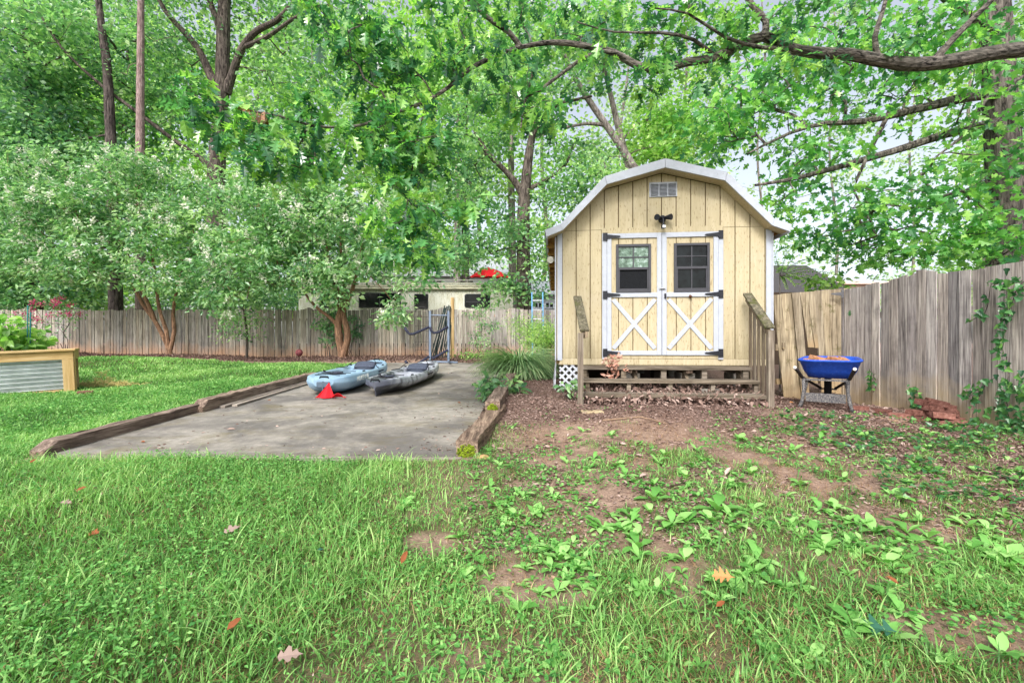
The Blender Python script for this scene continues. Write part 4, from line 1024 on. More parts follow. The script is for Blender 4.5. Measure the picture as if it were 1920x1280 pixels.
inner = [ring(.405,1.235,.335,.29,.645,tilt=.03), ring(.49,1.15,.285,.255,.51), ring(.57,1.07,.235,.215,.432), ring(.63,1.0,.18,.18,.422)]
b = MB(); b.grid(outer+inner, closed=True); b.add(outer[0], [tuple(range(32))[::-1]]); b.add(inner[-1], [tuple(range(32))])
b.build('tray', blue_tray, wbr, smooth=True)
handm = NT('dirty_dark_handle'); n = handm.noise(handm.coord((40,40,40)), 1, 4); handm_mat = handm.fin(handm.ramp(n, [(.4, S(34,34,40)), (.7, S(84,76,74))]), .7, .3)
for s in (-1, 1):
    b = MB(); b.tube([wb(0,s*.30,.565),wb(.2,s*.285,.515),wb(.45,s*.255,.42),wb(.95,s*.20,.33),wb(1.42,s*.09,.21)], [.022,.022,.021,.019,.018], 10); hd = b.build('handle', handm_mat, wbr, smooth=True)
    b = MB(); b.tube([wb(-.012,s*.3006,.569),wb(-.004,s*.30,.567)], [.017,.021], 10); b.build('handle_end', plain('worn_handle_end', S(206,200,196), .6), hd)
for s in (-1, 1):
    b = MB(); b.tube([wb(.44,s*.24,.40),wb(.42,s*.235,.25),wb(.40,s*.25,.12),wb(.36,s*.285,.02),wb(.50,s*.275,.012),wb(.72,s*.21,.38)], .020, 8); b.build('leg', mort_mat, wbr, smooth=True)
b = MB(); b.box(0,1,0,1,0,1); b = MB()
pA, pB = wb(.415,-.215,.165), wb(.415,.215,.165); b.beam(pA, pB, .006, .115); b.build('cross_brace', mort_mat, wbr, bevel=.002)
b = MB(); b.beam(wb(.47,-.25,.392), wb(.47,.25,.392), .05, .02); b.build('tray_bracket', mort_mat, wbr)
b = MB(); c = np.array(wb(1.42,0,.195)); rows = []
for k in range(25):
    a = 2*math.pi*k/24; rr_ = []
    for q in range(10):
        e = 2*math.pi*q/10; R2 = .15+.045*math.cos(e); w2 = .045*math.sin(e)
        rr_.append(tuple(c+np.array([*(ax*R2*math.cos(a)+prp*w2), R2*math.sin(a)])))
    rows.append(rr_)
b.grid(rows, closed=True); wh = b.build('wheel', plain('barrow_tyre', S(32,32,34), .9, .2), wbr, smooth=True)
b = MB(); b.tube([c-np.array([*(prp*.035),0]), c+np.array([*(prp*.035),0])], .105, 20); b.build('rim', plain('wheel_rim', S(150,150,150), .6), wh)
b = MB(); b.tube([wb(1.40,-.11,.2),wb(1.40,.11,.2)], .012, 8); b.build('axle', mort_mat, wbr)
tb = brick_mesh(tan_brick)
for i, (s, r, z, rt, lab) in enumerate([(.55,-.02,.575,(.2,.1,.2),'tan brick in the wheelbarrow, the one nearest the handles'),(.72,.12,.585,(.1,-.2,1.0),'tan brick in the wheelbarrow lying by its right side'),(.70,-.10,.60,(.3,.2,-.5),'topmost tan brick on the wheelbarrow load, tilted on edge'),
        (.90,.05,.59,(.1,.1,.4),'tan brick in the middle of the wheelbarrow load'),(.92,.20,.57,(.2,-.3,.9),'tan brick slipping to the right rim of the wheelbarrow'),(1.05,-.03,.57,(0,.2,1.3),'tan brick at the wheel end of the wheelbarrow load'),(.82,-.16,.56,(.4,.0,1.9),'tan brick against the left wall of the wheelbarrow tray')]):
    place(tb, wb(s, r, z+.025), (rt[0], rt[1], rt[2]+.6), lab, 'brick', 'tan bricks loaded in the wheelbarrow', i == 0)
for i, (s, r, z) in enumerate([(.62,.05,.50),(.85,-.05,.50),(.8,.13,.49),(1.0,.12,.50),(.66,-.12,.49)]):
    place(tb, wb(s, r, z+.0), (0,0,.6+.7*i), 'tan brick underneath the others in the wheelbarrow tray', 'brick', 'tan bricks loaded in the wheelbarrow', False)

# ------------------------------------------------------------------ small things on the ground
t = NT('worn_ball'); n = t.noise(t.coord((14,14,14)), 1, 5); ball_m = t.fin(t.ramp(n, [(.3, S(98,48,54)), (.7, S(142,80,82))]), .8, .3)
bc = P(561, 661, 15.3); b = MB(); b.grid([[(bc[0]+.12*math.cos(a)*math.sin(e), bc[1]+.12*math.sin(a)*math.sin(e), bc[2]+.12*math.cos(e)) for a in np.linspace(0,2*math.pi,21)] for e in np.linspace(0,math.pi,13)])
bl = tag(b.build('ball', ball_m, loc=tuple(bc), smooth=True), 'faded dark red basketball lying at the foot of the back fence', 'ball')
b = MB()
for ph in (0, math.pi/2): b.tube([(bc[0]+.121*math.cos(a)*math.cos(ph), bc[1]+.121*math.cos(a)*math.sin(ph), bc[2]+.121*math.sin(a)) for a in np.linspace(0,2*math.pi,25)], .003, 5)
b.build('seam', cord_mat, bl)
rng = np.random.RandomState(5); b = MB(); sc = P(195, 722, 8.9); sc[2] = float(gz(sc[0],sc[1])[0])
for i in range(420):
    u = rng.randn()*.30; v_ = rng.randn()*.07; hgt = .10*math.exp(-(u/.09)**2)*2.2+.07; z = sc[2]+.06+rng.rand()*hgt; a = rng.rand()*6.28; l = .05+.08*rng.rand()
    p = np.array([sc[0]+u, sc[1]+v_, z]); d = np.array([math.cos(a)*l, math.sin(a)*l, rng.randn()*.03]); b.tube([p, p+d*.5+np.array([0,0,.01]), p+d], .004, 4, rng.rand(), cap=False)
tag(b.build('dry_grass_heap', plain('dry_straw', S(196,180,120), .9, .1, 0, .3, 30), loc=tuple(sc), fixn=False), 'low heap of dry straw on the lawn right of the planter', 'straw heap')
b = MB(); q = P(1112, 764, 5.35); q[2] = gz1(q[0], q[1]); b.box(q[0]-.14,q[0]+.12,q[1]-.07,q[1]+.07,q[2]-.03,q[2]+.018)
tag(b.build('stepping_stone', plain('pale_stone', S(170,152,122), .9, .15, 0, .2, 20), loc=tuple(q), bevel=.012), 'flat pale stone half sunk in leaf litter before the steps', 'stone')
b = MB(); q = P(906, 858, 3.98); q[2] = gz1(q[0], q[1]); b.grid([[(q[0]+.055*math.cos(a)*math.sin(e)*(1+.15*math.sin(2*a)), q[1]+.045*math.sin(a)*math.sin(e), q[2]+.03*math.cos(e)) for a in np.linspace(0,2*math.pi,14)] for e in np.linspace(0,math.pi,8)])
tag(b.build('rock', plain('tan_rock', S(176,142,100), .9, .15, 0, .2, 20), loc=tuple(q), smooth=True), 'rounded tan rock beside the near mossy timber corner', 'rock')
b = MB(); uu = Matrix.Rotation(SHA, 4, 'Z'); q = Vector((.66,6.787,SHZ))+uu@Vector((2.05,-.45,.10)); b.box(q.x-.14,q.x+.14,q.y-.09,q.y+.09,q.z-.25,q.z+.02)
tag(b.build('concrete_block', conc, loc=tuple(q), bevel=.006), 'grey concrete block under the top tread of the steps', 'block')
stickm = plain('dry_stick', S(150,126,104), .9, .1, 0, .25, 25)
for k, (pts, lab) in enumerate([([(1575,787,5.3),(1640,791,5.25),(1690,795,5.15),(1720,798,5.15)],'long pale fallen stick on the mulch left of the brick heap'),([(1655,792,5.2),(1690,804,5.05),(1715,812,4.95)],'forked pale twig below the brick heap'),([(1450,752,5.7),(1465,768,5.45)],'short straight stick by the foot of the steps'),([(1035,1140,2.3),(1075,1165,2.2)],'dark broken twig on the bare patch in the lawn'),([(1130,795,5.0),(1200,790,5.1),(1250,800,4.9)],'thin stick lying in the litter in front of the steps')]):
    b = MB(); pp = []
    for x, y, d in pts:
        q = P(x, y, d); q[2] = gz1(q[0], q[1])+.012; pp.append(q)
    b.tube(pp, np.linspace(.009,.005,len(pp)), 6); tag(b.build('stick', stickm, loc=tuple(pp[0])), lab, 'stick', 'fallen sticks')
# ------------------------------------------------------------------ foliage engine
def leaf_template(kind):
    if kind == 'quad': return np.array([(0,0,0),(.45,.5,.06),(1,0,0),(.45,-.5,.06)]), [(0,3,2,1)]
    if kind == 'fold': return np.array([(0,0,0),(.35,.42,.09),(.75,.30,.06),(1,0,-.06),(.75,-.30,.06),(.35,-.42,.09),(.5,0,0)]), [(0,6,2,1),(6,3,2),(0,5,4,6),(6,4,3)]
    if kind == 'oak':
        h = [(0,.012),(.14,.03),(.20,.09),(.34,.36),(.37,.34),(.33,.11),(.42,.10),(.46,.16),(.62,.47),(.66,.43),(.58,.14),(.67,.13),(.72,.18),(.84,.34),(.87,.30),(.81,.12),(.90,.09),(1,.0)]
    if kind == 'lobed':
        h = [(0,.02),(.12,.34),(.22,.14),(.40,.50),(.52,.42),(.55,.14),(.72,.30),(.80,.10),(1,0)]
    if kind == 'ivy':
        h = [(0,.0),(-.10,.28),(.10,.50),(.36,.26),(.55,.24),(1,0)]
    n = len(h)-1
    V = [(x, w, .10*w-.10*x*x) for x, w in h]+[(x, -w, .10*w-.10*x*x) for x, w in h[:-1]]
    mid = [(x, 0, -.10*x*x-.02) for x, w in h]
    V = [(x, w, .22*w-.14*x*x) for x, w in h]+[(x, -w, .22*w-.14*x*x) for x, w in h]+[(x, 0, -.14*x*x-.01) for x, w in h]
    m = len(h); F = []
    for i in range(m-1):
        F.append((2*m+i, 2*m+i+1, i+1, i)); F.append((m+i, m+i+1, 2*m+i+1, 2*m+i))
    return np.array(V, float), F

TPL = {k: leaf_template(k) for k in ('quad','fold','oak','lobed','ivy')}
def norm(a): return a/np.maximum(np.linalg.norm(a, axis=-1, keepdims=True), 1e-9)
def leaf_arrays(P_, A, N, L, wr, kind, rnd):
    tv, tf = TPL[kind]; A = norm(A); N = norm(N-A*(N*A).sum(1, keepdims=True)); B = np.cross(N, A); k = len(tv); n = len(P_)
    L = np.broadcast_to(np.asarray(L, float), (n,))[:,None,None]
    V = P_[:,None,:]+L*(tv[None,:,0:1]*A[:,None,:]+wr*tv[None,:,1:2]*B[:,None,:]+tv[None,:,2:3]*N[:,None,:])
    V = V.reshape(-1, 3)
    ff = np.concatenate([np.array(f) for f in tf]); tot = np.array([len(f) for f in tf])
    F = (ff[None,:]+(np.arange(n)*k)[:,None]).ravel(); T = np.tile(tot, n)
    return V, F, T, np.repeat(rnd, k)
class LB:
    def __init__(s): s.V=[]; s.F=[]; s.T=[]; s.R=[]; s.n=0
    def add(s, V, F, T, R): s.V.append(V); s.F.append(F+s.n); s.T.append(T); s.R.append(R); s.n += len(V)
    def leaves(s, *a): s.add(*leaf_arrays(*a))
    def build(s, name, mat, parent=None, loc=None):
        off = offset_of(parent) if parent is not None else np.array(loc if loc is not None else (0,0,0))
        me = fastmesh(name, np.concatenate(s.V)-off, np.concatenate(s.F), np.concatenate(s.T), np.concatenate(s.R))
        return link(name, me, mat, parent, (0,0,0) if parent is not None else tuple(off))

def tube_np(lb, pts, rad, n=6, rnd=.5):
    pts = np.asarray(pts, float); m = len(pts); rad = np.broadcast_to(np.asarray(rad, float), (m,))
    t = np.gradient(pts, axis=0); t = norm(t); ref = np.cross(t, np.array([.31,.17,.93])); ref = norm(ref); bi = np.cross(t, ref)
    a = np.arange(n)*2*np.pi/n
    V = pts[:,None,:]+rad[:,None,None]*(np.cos(a)[None,:,None]*ref[:,None,:]+np.sin(a)[None,:,None]*bi[:,None,:])
    i = np.arange(m-1)[:,None]*n; k = np.arange(n)[None,:]; k2 = (k+1) % n
    F = np.stack([i+k, i+k2, i+n+k2, i+n+k], -1).reshape(-1); T = np.full((m-1)*n, 4)
    lb.add(V.reshape(-1,3), F, T, np.full(m*n, rnd))

def smooth_path(ctrl, step=.3):
    """ctrl: list of (point, radius); Catmull-Rom"""
    Pn = np.array([c[0] for c in ctrl], float); Rn = np.array([c[1] for c in ctrl], float)
    out = []; rad = []
    for i in range(len(Pn)-1):
        p0 = Pn[max(i-1,0)]; p1 = Pn[i]; p2 = Pn[i+1]; p3 = Pn[min(i+2,len(Pn)-1)]
        m = max(2, int(np.linalg.norm(p2-p1)/step))
        for f in np.linspace(0, 1, m, endpoint=False):
            out.append(.5*((2*p1)+(-p0+p2)*f+(2*p0-5*p1+4*p2-p3)*f*f+(-p0+3*p1-3*p2+p3)*f**3)); rad.append(Rn[i]+(Rn[i+1]-Rn[i])*f)
    out.append(Pn[-1]); rad.append(Rn[-1])
    return np.array(out), np.array(rad)

def grow(paths, targets, rng, tip=.006, expo=.48, jit=.06, sides=6, wig=1.0):
    """explicit trunk/limb paths + clusters each joined to the nearest limb: one bark mesh"""
    lb = LB(); nodes = []; par = []; rad = []; fixed = []
    for ctrl in paths:
        p, r = smooth_path(ctrl)
        wobble = np.cumsum(rng.randn(len(p), 3)*.012*wig, axis=0)*np.linspace(0,1,len(p))[:,None]*.6
        p = p+wobble*np.minimum(1, np.linspace(0, 4, len(p)))[:,None]*0.5
        lump = 1+.02*rng.randn(len(p))
        tube_np(lb, p, r*lump, 12 if r.max() > .12 else 8, .5)
        for q, rr_ in zip(p, r): nodes.append(q); par.append(-1); rad.append(rr_)
    nfix = len(nodes); N = [np.array(q) for q in nodes]; cnt = {}
    order = np.argsort([min(np.linalg.norm(t-q) for q in N[::4]) for t in targets]) if len(targets) else []
    arr = np.array(N); plen = np.zeros(len(N)); branches = []; parents = list(par)
    for ti in order:
        t = targets[ti]; d = np.linalg.norm(arr-t, axis=1); up = np.maximum(0, arr[:,2]-t[2])
        j = int(np.argmin(d+.55*up+.12*plen)); p = arr[j]; L = d[j]
        m = max(3, int(L/.28)); mid = (p+t)/2+np.array([0,0,.10*L])+rng.randn(3)*jit*L
        f = np.linspace(0, 1, m+1)[:,None]; pts = (1-f)**2*p+2*f*(1-f)*mid+f*f*t
        pts[1:-1] += rng.randn(m-1, 3)*.012
        i0 = len(arr); arr = np.concatenate([arr, pts[1:]]); seg = L/m
        plen = np.concatenate([plen, plen[j]+seg*np.arange(1, m+1)])
        parents += [j]+list(range(i0, i0+m-1)); branches.append((j, i0, i0+m, pts))
    c = np.zeros(len(arr))
    for j, a, e, pts in branches:
        k = e-1
        while k >= nfix: c[k] += 1; k = parents[k]
    for j, a, e, pts in branches:
        r = tip*np.maximum(c[a:e], 1)**expo; r0 = min(r[0]*1.15, rad[j] if j < nfix else 9)
        tube_np(lb, pts, np.concatenate([[r0], np.minimum(r, r0)]), sides, .5)
    return lb, branches

def blob_targets(blobs, rng):
    """blobs: (px, py, d, rx_px, ry_px, depth_m, n)"""
    out = []
    for px, py, d, rx, ry, dm, n in blobs:
        k = 0
        while k < n:
            u = rng.uniform(-1, 1, 3)
            if (u**2).sum() > 1: continue
            dd = d+u[1]*dm; c = P(px, py, d); out.append(c+np.array([u[0]*rx*d/F, u[1]*dm, u[2]*ry*d/F])); k += 1
    return np.array(out)

def crown(lb, targets, rng, per, rc, L, wr, kind, flat=.55, updir=.9, droop=.25, cvar=.22, bias=None):
    n = len(targets)*per; C = np.repeat(targets, per, 0)
    O = rng.randn(n, 3); O /= np.maximum(1, np.linalg.norm(O, axis=1, keepdims=True)/1.9)
    O[:,2] *= flat; rcs = np.repeat(rc*(.7+.6*rng.rand(len(targets))), per)[:,None]
    Pp = C+O*rcs
    A = O*np.array([1,1,.3])+rng.randn(n, 3)*.7; A[:,2] -= droop*2
    N = rng.randn(n, 3)*.75; N[:,2] += updir
    r = np.clip(.5+np.repeat(rng.randn(len(targets))*cvar, per)+rng.randn(n)*.16, 0, 1)
    lb.leaves(Pp, A, N, L*(.7+.6*rng.rand(n)), wr, kind, r)

barkg = bark('grey_brown_bark', S(50,44,42), S(120,110,102))
barkd = bark('dark_bark', S(44,38,38), S(112,102,98), 1.0)
barkp = bark('pinkish_pine_bark', S(110,90,88), S(174,152,148), 1.2)
barkc = bark('cinnamon_bark', S(82,62,50), S(158,124,100), 1.6, S(118,88,70))
barkt = bark('pale_thin_bark', S(88,80,76), S(160,152,146), 1.2)
barko = bark('furrowed_oak_bark', S(38,34,33), S(136,128,120), 1.1, S(80,82,74)); barkl = bark('furrowed_limb_bark', S(32,29,29), S(134,126,118), 1.3, S(78,78,70), 'x')
lf_myrtle = leafmat('myrtle_leaf', S(74,118,78), S(128,172,118), S(194,216,164))
lf_mid = leafmat('mid_green_leaf', S(70,114,82), S(124,170,116), S(184,214,146))
lf_dark = leafmat('deep_green_leaf', S(66,110,86), S(114,160,116), S(170,206,146))
lf_bright = leafmat('bright_green_leaf', S(98,146,70), S(146,188,98), S(198,220,136), trans=.48)
lf_oak = leafmat('oak_leaf', S(54,108,76), S(104,166,98), S(178,218,110), trans=.42, rough=.26, spec=.95)
lf_right = leafmat('right_tree_leaf', S(58,118,74), S(106,172,90), S(166,214,106), trans=.42, rough=.34, spec=.75)
lf_pale = leafmat('distant_leaf', S(130,162,116), S(168,196,146), S(206,222,176), trans=.45)  # distance haze is put into this pale leaf colour
lf_ivy = leafmat('ivy_leaf', S(38,84,52), S(66,122,64), S(128,178,86), trans=.25)
lf_lirio = leafmat('strap_leaf', S(76,116,72), S(126,164,108), S(190,208,160), trans=.25)
fl_white = leafmat('white_blossom', S(214,216,194), S(238,240,222), S(250,250,242), trans=.3, rough=.8, spec=.1, tl=(1,1,.95,1))
fl_pink = leafmat('pink_blossom', S(180,40,96), S(214,74,130), S(236,120,166), trans=.3, rough=.8, spec=.1, tl=(1,1,1,1))

def tree(label, cat, paths, blobs, seed, barkm, leafm, per, rc, L, wr=.62, kind='quad', group=None, name='tree', flat=.55, updir=.9, droop=.25, tip=.006, flowers=None, extra_targets=None, sides=6, cvar=.22):
    rng = np.random.RandomState(seed)
    paths = [[(P(*c[:3]), c[3]*c[2]/F) for c in p] for p in paths]
    b0 = paths[0][0][0]; gzb = float(gz(b0[0], b0[1])[0])
    if paths[0][0][0][2] > gzb: paths[0] = [(np.array([b0[0], b0[1], gzb-.1]), paths[0][0][1]*1.15)]+paths[0]
    root = empty(name, (b0[0], b0[1], gzb), label, cat, group)
    T = blob_targets(blobs, rng)
    lb, br = grow(paths, T, rng, tip=tip, sides=sides)
    lb.build('trunk', barkm, root)
    cr = LB(); crown(cr, T, rng, per, rc, L, wr, kind, flat, updir, droop, cvar)
    # leaves strung along the outer branches too
    mids = np.array([pts[int(len(pts)*.6)] for _, _, _, pts in br if len(pts) > 4])
    if len(mids): crown(cr, mids, rng, max(4, per//3), rc*.8, L, wr, kind, flat, updir, droop, cvar)
    cr.build('crown', leafm, root)
    if flowers:
        n, fs, fm = flowers; fb = LB(); idx = rng.randint(0, len(T), n)
        c = T[idx]+rng.randn(n, 3)*rc*.55+np.array([0,0,rc*.25]); c[:,1] -= rc*.35
        k = 34; C = np.repeat(c, k, 0); f = rng.rand(n*k); ax_ = np.repeat(norm(rng.randn(n,3)*.6+np.array([0,-.3,.7])), k, 0)
        pp = C+ax_*(f*fs*1.9)[:,None]+rng.randn(n*k,3)*(fs*.42*(1-.65*f))[:,None]
        fb.leaves(pp, rng.randn(n*k,3), rng.randn(n*k,3)+np.array([0,-.3,.6]), fs*.42*(.6+.8*rng.rand(n*k)), .9, 'quad', np.clip(rng.randn(n*k)*.3+.5,0,1))
        fb.build('blossoms', fm, root)
    return root

# ---- flowering crepe myrtles in front of the fence
tree('cinnamon-barked crepe myrtle with white blossom standing behind the kayaks', 'tree',
     [[(643,668,14.9,8.5),(637,640,14.9,7),(634,605,14.85,6.5),(640,580,14.9,6),(636,565,14.9,5)],
      [(645,664,14.85,6.5),(652,635,14.8,6),(649,610,14.8,5.5),(644,585,14.8,5),(656,556,14.8,4),(668,520,14.7,3),(676,480,14.6,2)],
      [(638,572,14.9,6),(630,540,14.9,4),(622,500,14.8,3),(610,450,14.7,2)],
      [(638,618,14.9,4),(622,598,14.8,3.2),(600,582,14.7,2.8),(578,560,14.6,2.2),(560,530,14.5,1.6)],
      [(640,570,14.9,5),(646,530,15,3.2),(640,480,15,2.4),(636,420,15,1.5)]],
     [(480,420,14.6,95,75,1.4,81),(590,400,14.8,105,70,1.5,81),(690,450,14.6,80,70,1.3,56),(440,500,14.4,70,55,1.1,45),(560,490,14.3,80,60,1.1,54),(640,500,14.2,70,36,.9,18),(420,560,14.2,45,35,.7,16),(735,575,14.3,24,44,.4,9),(775,520,14.3,40,24,.6,8),(520,350,14.9,110,40,1.3,45),(700,380,15,70,50,1.2,27),(610,552,14.2,42,24,.6,10)],
     21, barkc, lf_myrtle, 40, .25, .155, .56, 'fold', flowers=(240,.15,fl_white), tip=.0034)
tree('crepe myrtle with several cinnamon stems and white blossom at the middle of the long fence', 'tree',
     [[(318,656,15.9,4.5),(306,630,15.9,4),(290,600,15.9,3.6),(268,570,15.8,3),(250,530,15.7,3)],
      [(316,654,15.9,4.2),(312,620,15.9,3.6),(302,590,15.9,3.2),(296,560,15.9,2.8),(290,510,15.8,3),(282,450,15.8,2)],
      [(320,655,15.9,4),(327,620,15.9,3.5),(325,590,15.9,3),(332,545,15.8,3),(345,500,15.7,2)],
      [(290,600,15.9,4),(280,575,15.8,3.6),(262,535,15.7,3),(240,480,15.6,2),(210,430,15.5,1.4)]],
     [(230,390,15.5,110,80,1.5,83),(120,400,15.5,105,90,1.5,75),(330,430,15.3,90,75,1.3,62),(60,350,15.6,80,90,1.3,54),(210,480,15.1,105,60,1.1,56),(120,490,15.2,80,45,1.0,35),(340,520,15.0,60,40,.8,24),(280,320,15.8,110,50,1.4,45),(20,470,15.4,50,60,1.0,27),(400,390,15.4,60,60,1.1,24)],
     22, barkc, lf_myrtle, 40, .25, .155, .56, 'fold', flowers=(240,.15,fl_white), tip=.0034)
tree('slender leafy sapling against the fence between the two crepe myrtles', 'tree', [[(463,664,15.4,2.5),(464,630,15.4,2.2),(460,600,15.4,1.8),(455,570,15.4,1.2)]],
     [(455,600,15.3,40,40,.5,16),(430,612,15.2,30,22,.4,8),(480,610,15.3,22,30,.4,6)], 23, barkg, lf_mid, 26, .20, .09, .6, tip=.004)

# ---- wood beyond the back fence
GT = 'woodland trees behind the back fence'
tree('thick forked brown trunk tree rising behind the white-blossomed myrtles', 'tree',
     [[(404,660,20.5,20),(405,500,20.5,17),(406,330,20.5,15),(412,240,20.5,13),(418,150,20.5,12),(420,60,20.5,11),(424,-60,20.5,10),(428,-260,20.5,7)],
      [(398,318,20.4,5),(375,296,20.2,4.2),(320,258,19.8,3.6),(250,205,19.3,3.2),(190,160,19,2.8),(120,95,18.6,2.2),(70,20,18.3,1.5)],
      [(424,175,20.5,9),(436,140,20.4,7),(452,95,20.2,6.5),(480,60,20,5.5),(520,38,19.6,5),(545,10,19.3,4)],
      [(455,90,20.2,5),(500,70,19.8,4),(560,30,19.4,3),(620,10,19,2)],
      [(402,160,20.5,8),(390,130,20.5,7),(372,92,20.3,6),(345,60,20.1,5),(310,20,19.8,4),(280,-40,19.5,3)],
      [(419,80,20.5,6),(400,20,20.7,5),(380,-40,20.8,4)]],
     [(300,90,21.3,150,110,1.6,44),(520,60,21.6,130,100,1.6,36),(150,140,20.8,140,110,1.5,44),(420,-90,20.5,260,90,2.8,46),(560,190,21,90,90,1.8,20),(330,230,21.5,110,70,1.4,20),(60,60,18.6,100,90,2,34),(480,280,21.6,90,60,1.6,14),(200,260,21,120,60,1.6,24),(640,90,19.3,80,90,1.8,22)],
     31, barkg, lf_mid, 50, .50, .21, .66, group=GT, tip=.007)
tree('dark slim trunk tree left of the forked tree', 'tree', [[(219,655,18.9,13),(216,520,18.9,11),(211,400,18.9,9.5),(207,250,18.9,8.5),(200,120,18.9,7),(192,60,18.9,6),(180,-60,18.9,4)]],
     [(180,60,22.5,140,110,2.4,44),(110,200,22,120,110,2.2,46),(250,-40,23,140,90,2.4,26),(280,180,22.8,90,90,2,22),(50,300,21.5,90,100,2,34)], 32, barkd, lf_mid, 50, .52, .22, .66, group=GT)
tree('straight pinkish pine-like trunk between the dark slim trunk and the forked tree', 'tree', [[(264,655,18.6,8.5),(263,450,18.6,8),(262,250,18.6,7),(262,100,18.6,6),(262,-60,18.6,5),(262,-300,18.6,3)]],
     [(262,-120,18.6,120,90,2,24),(300,30,19.6,70,60,.8,10),(230,130,19.6,60,40,.8,6)], 33, barkp, lf_dark, 90, .5, .13, .4, group=GT)
tree('dense dark green tree filling the far left edge above the fence', 'tree', [[(70,655,20,10),(68,520,20,9),(62,400,20,8),(58,250,20,6),(52,100,20,5),(45,0,20,3)]],
     [(40,230,19.5,110,120,2,62),(20,420,19,80,110,1.8,54),(110,330,19.5,100,100,1.8,48),(30,80,20,110,90,2,36),(130,540,19.5,60,30,1,14),(-60,330,19.5,80,150,2,40),(20,550,19.2,50,40,1,18)], 34, barkd, lf_dark, 64, .46, .21, .66, group=GT)
tree('two-stemmed young tree with dark trunk standing just left of the shed', 'tree',
     [[(984,660,16.2,14.5),(983,560,16.2,13.5),(981,450,16.2,12.5),(982,390,16.2,12),(986,345,16.2,10),(992,290,16.2,8),(1000,240,16.2,6.5),(996,200,16.2,5),(990,170,16.1,3.5),(1005,120,16,2.5)],
      [(980,365,16.2,8),(965,340,16.1,6),(945,318,16,5),(915,288,15.8,4.5),(890,250,15.6,3)],
      [(985,360,16.2,5),(1000,350,16.3,4),(1020,340,16.4,3.5),(1060,310,16.6,2.6),(1075,270,16.8,1.6)],
      [(996,260,16.2,5),(1020,215,16,4),(1050,195,15.8,3),(1110,180,15.5,2)]],
     [(900,230,15.8,90,80,1.5,30),(1010,170,16,90,70,1.5,24),(930,430,15.9,70,60,1.2,24),(1050,380,16.6,50,60,1.2,13),(860,330,15.8,70,70,1.2,20),(1080,280,16.6,60,50,1.2,10),(880,480,15.7,55,30,.9,12),(1010,470,16.2,28,45,.8,10),(1000,545,15.9,20,40,.5,5),(945,545,15.6,26,30,.5,8)], 35, barkg, lf_mid, 62, .36, .15, .66, group=GT)
for i, (px, d, r, y1, sh, lab, bl) in enumerate([
    (856, 20.5, 7, 250, 4, 'thin straight trunk rising behind the camper, the paler of the close pair', [(800,260,20,90,80,2,22),(760,150,20.5,110,100,2.2,28),(860,120,20.5,90,90,2,20)]),
    (873, 21.0, 8, 240, -2, 'thin straight trunk rising behind the camper, the darker of the close pair', [(900,120,21,100,100,2,24),(930,20,21,120,80,2.2,20),(820,380,20.8,60,60,1.5,14)]),
    (962, 18.5, 8, 280, -6, 'pale trunk half hidden behind the two-stemmed young tree', [(930,300,18.6,70,70,1.6,14),(960,140,18.6,90,80,1.8,16)])]):
    tree(lab, 'tree', [[(px,655,d,r*1.05),(px+sh*.3,480,d,r*.9),(px+sh*.7,y1+60,d,r*.75),(px+sh,y1-80,d,r*.5),(px+sh,y1-200,d,r*.3)]], bl, 40+i, barkt if i != 1 else barkd, lf_bright, 70, .55, .20, .66, group=GT)
tree('leaning bare-stemmed tree behind the shed roof, tilted to the left', 'tree', [[(1225,650,16,8),(1205,360,16,7.5),(1185,310,16,7),(1150,255,16,6.5),(1105,190,16,5.5),(1075,140,16,4.5),(1055,90,16,3)],[(1135,235,16,4),(1100,232,15.9,3),(1050,240,15.8,2),(1010,230,15.6,1.4)]],
     [(1050,80,16,80,60,1.6,14),(1100,330,15.8,50,40,1,9),(1150,90,16.2,80,60,1.5,12)], 51, barkt, lf_mid, 90, .42, .16, .66, group=GT)
tree('upright thin tree with pale stem just above the shed ridge', 'tree', [[(1215,650,17,8),(1190,380,17,7),(1178,310,17,6.5),(1162,250,17,6),(1150,200,17,5),(1140,160,17,4),(1126,100,17,3)],[(1165,265,17,3),(1200,230,17,2.4),(1240,215,16.8,1.6)]],
     [(1230,245,16.8,60,50,1.2,18),(1250,290,16.8,40,22,.8,9),(1290,220,16.8,70,60,1.4,20),(1130,60,17,80,60,1.5,10)], 52, barkt, lf_bright, 100, .42, .17, .66, group=GT)
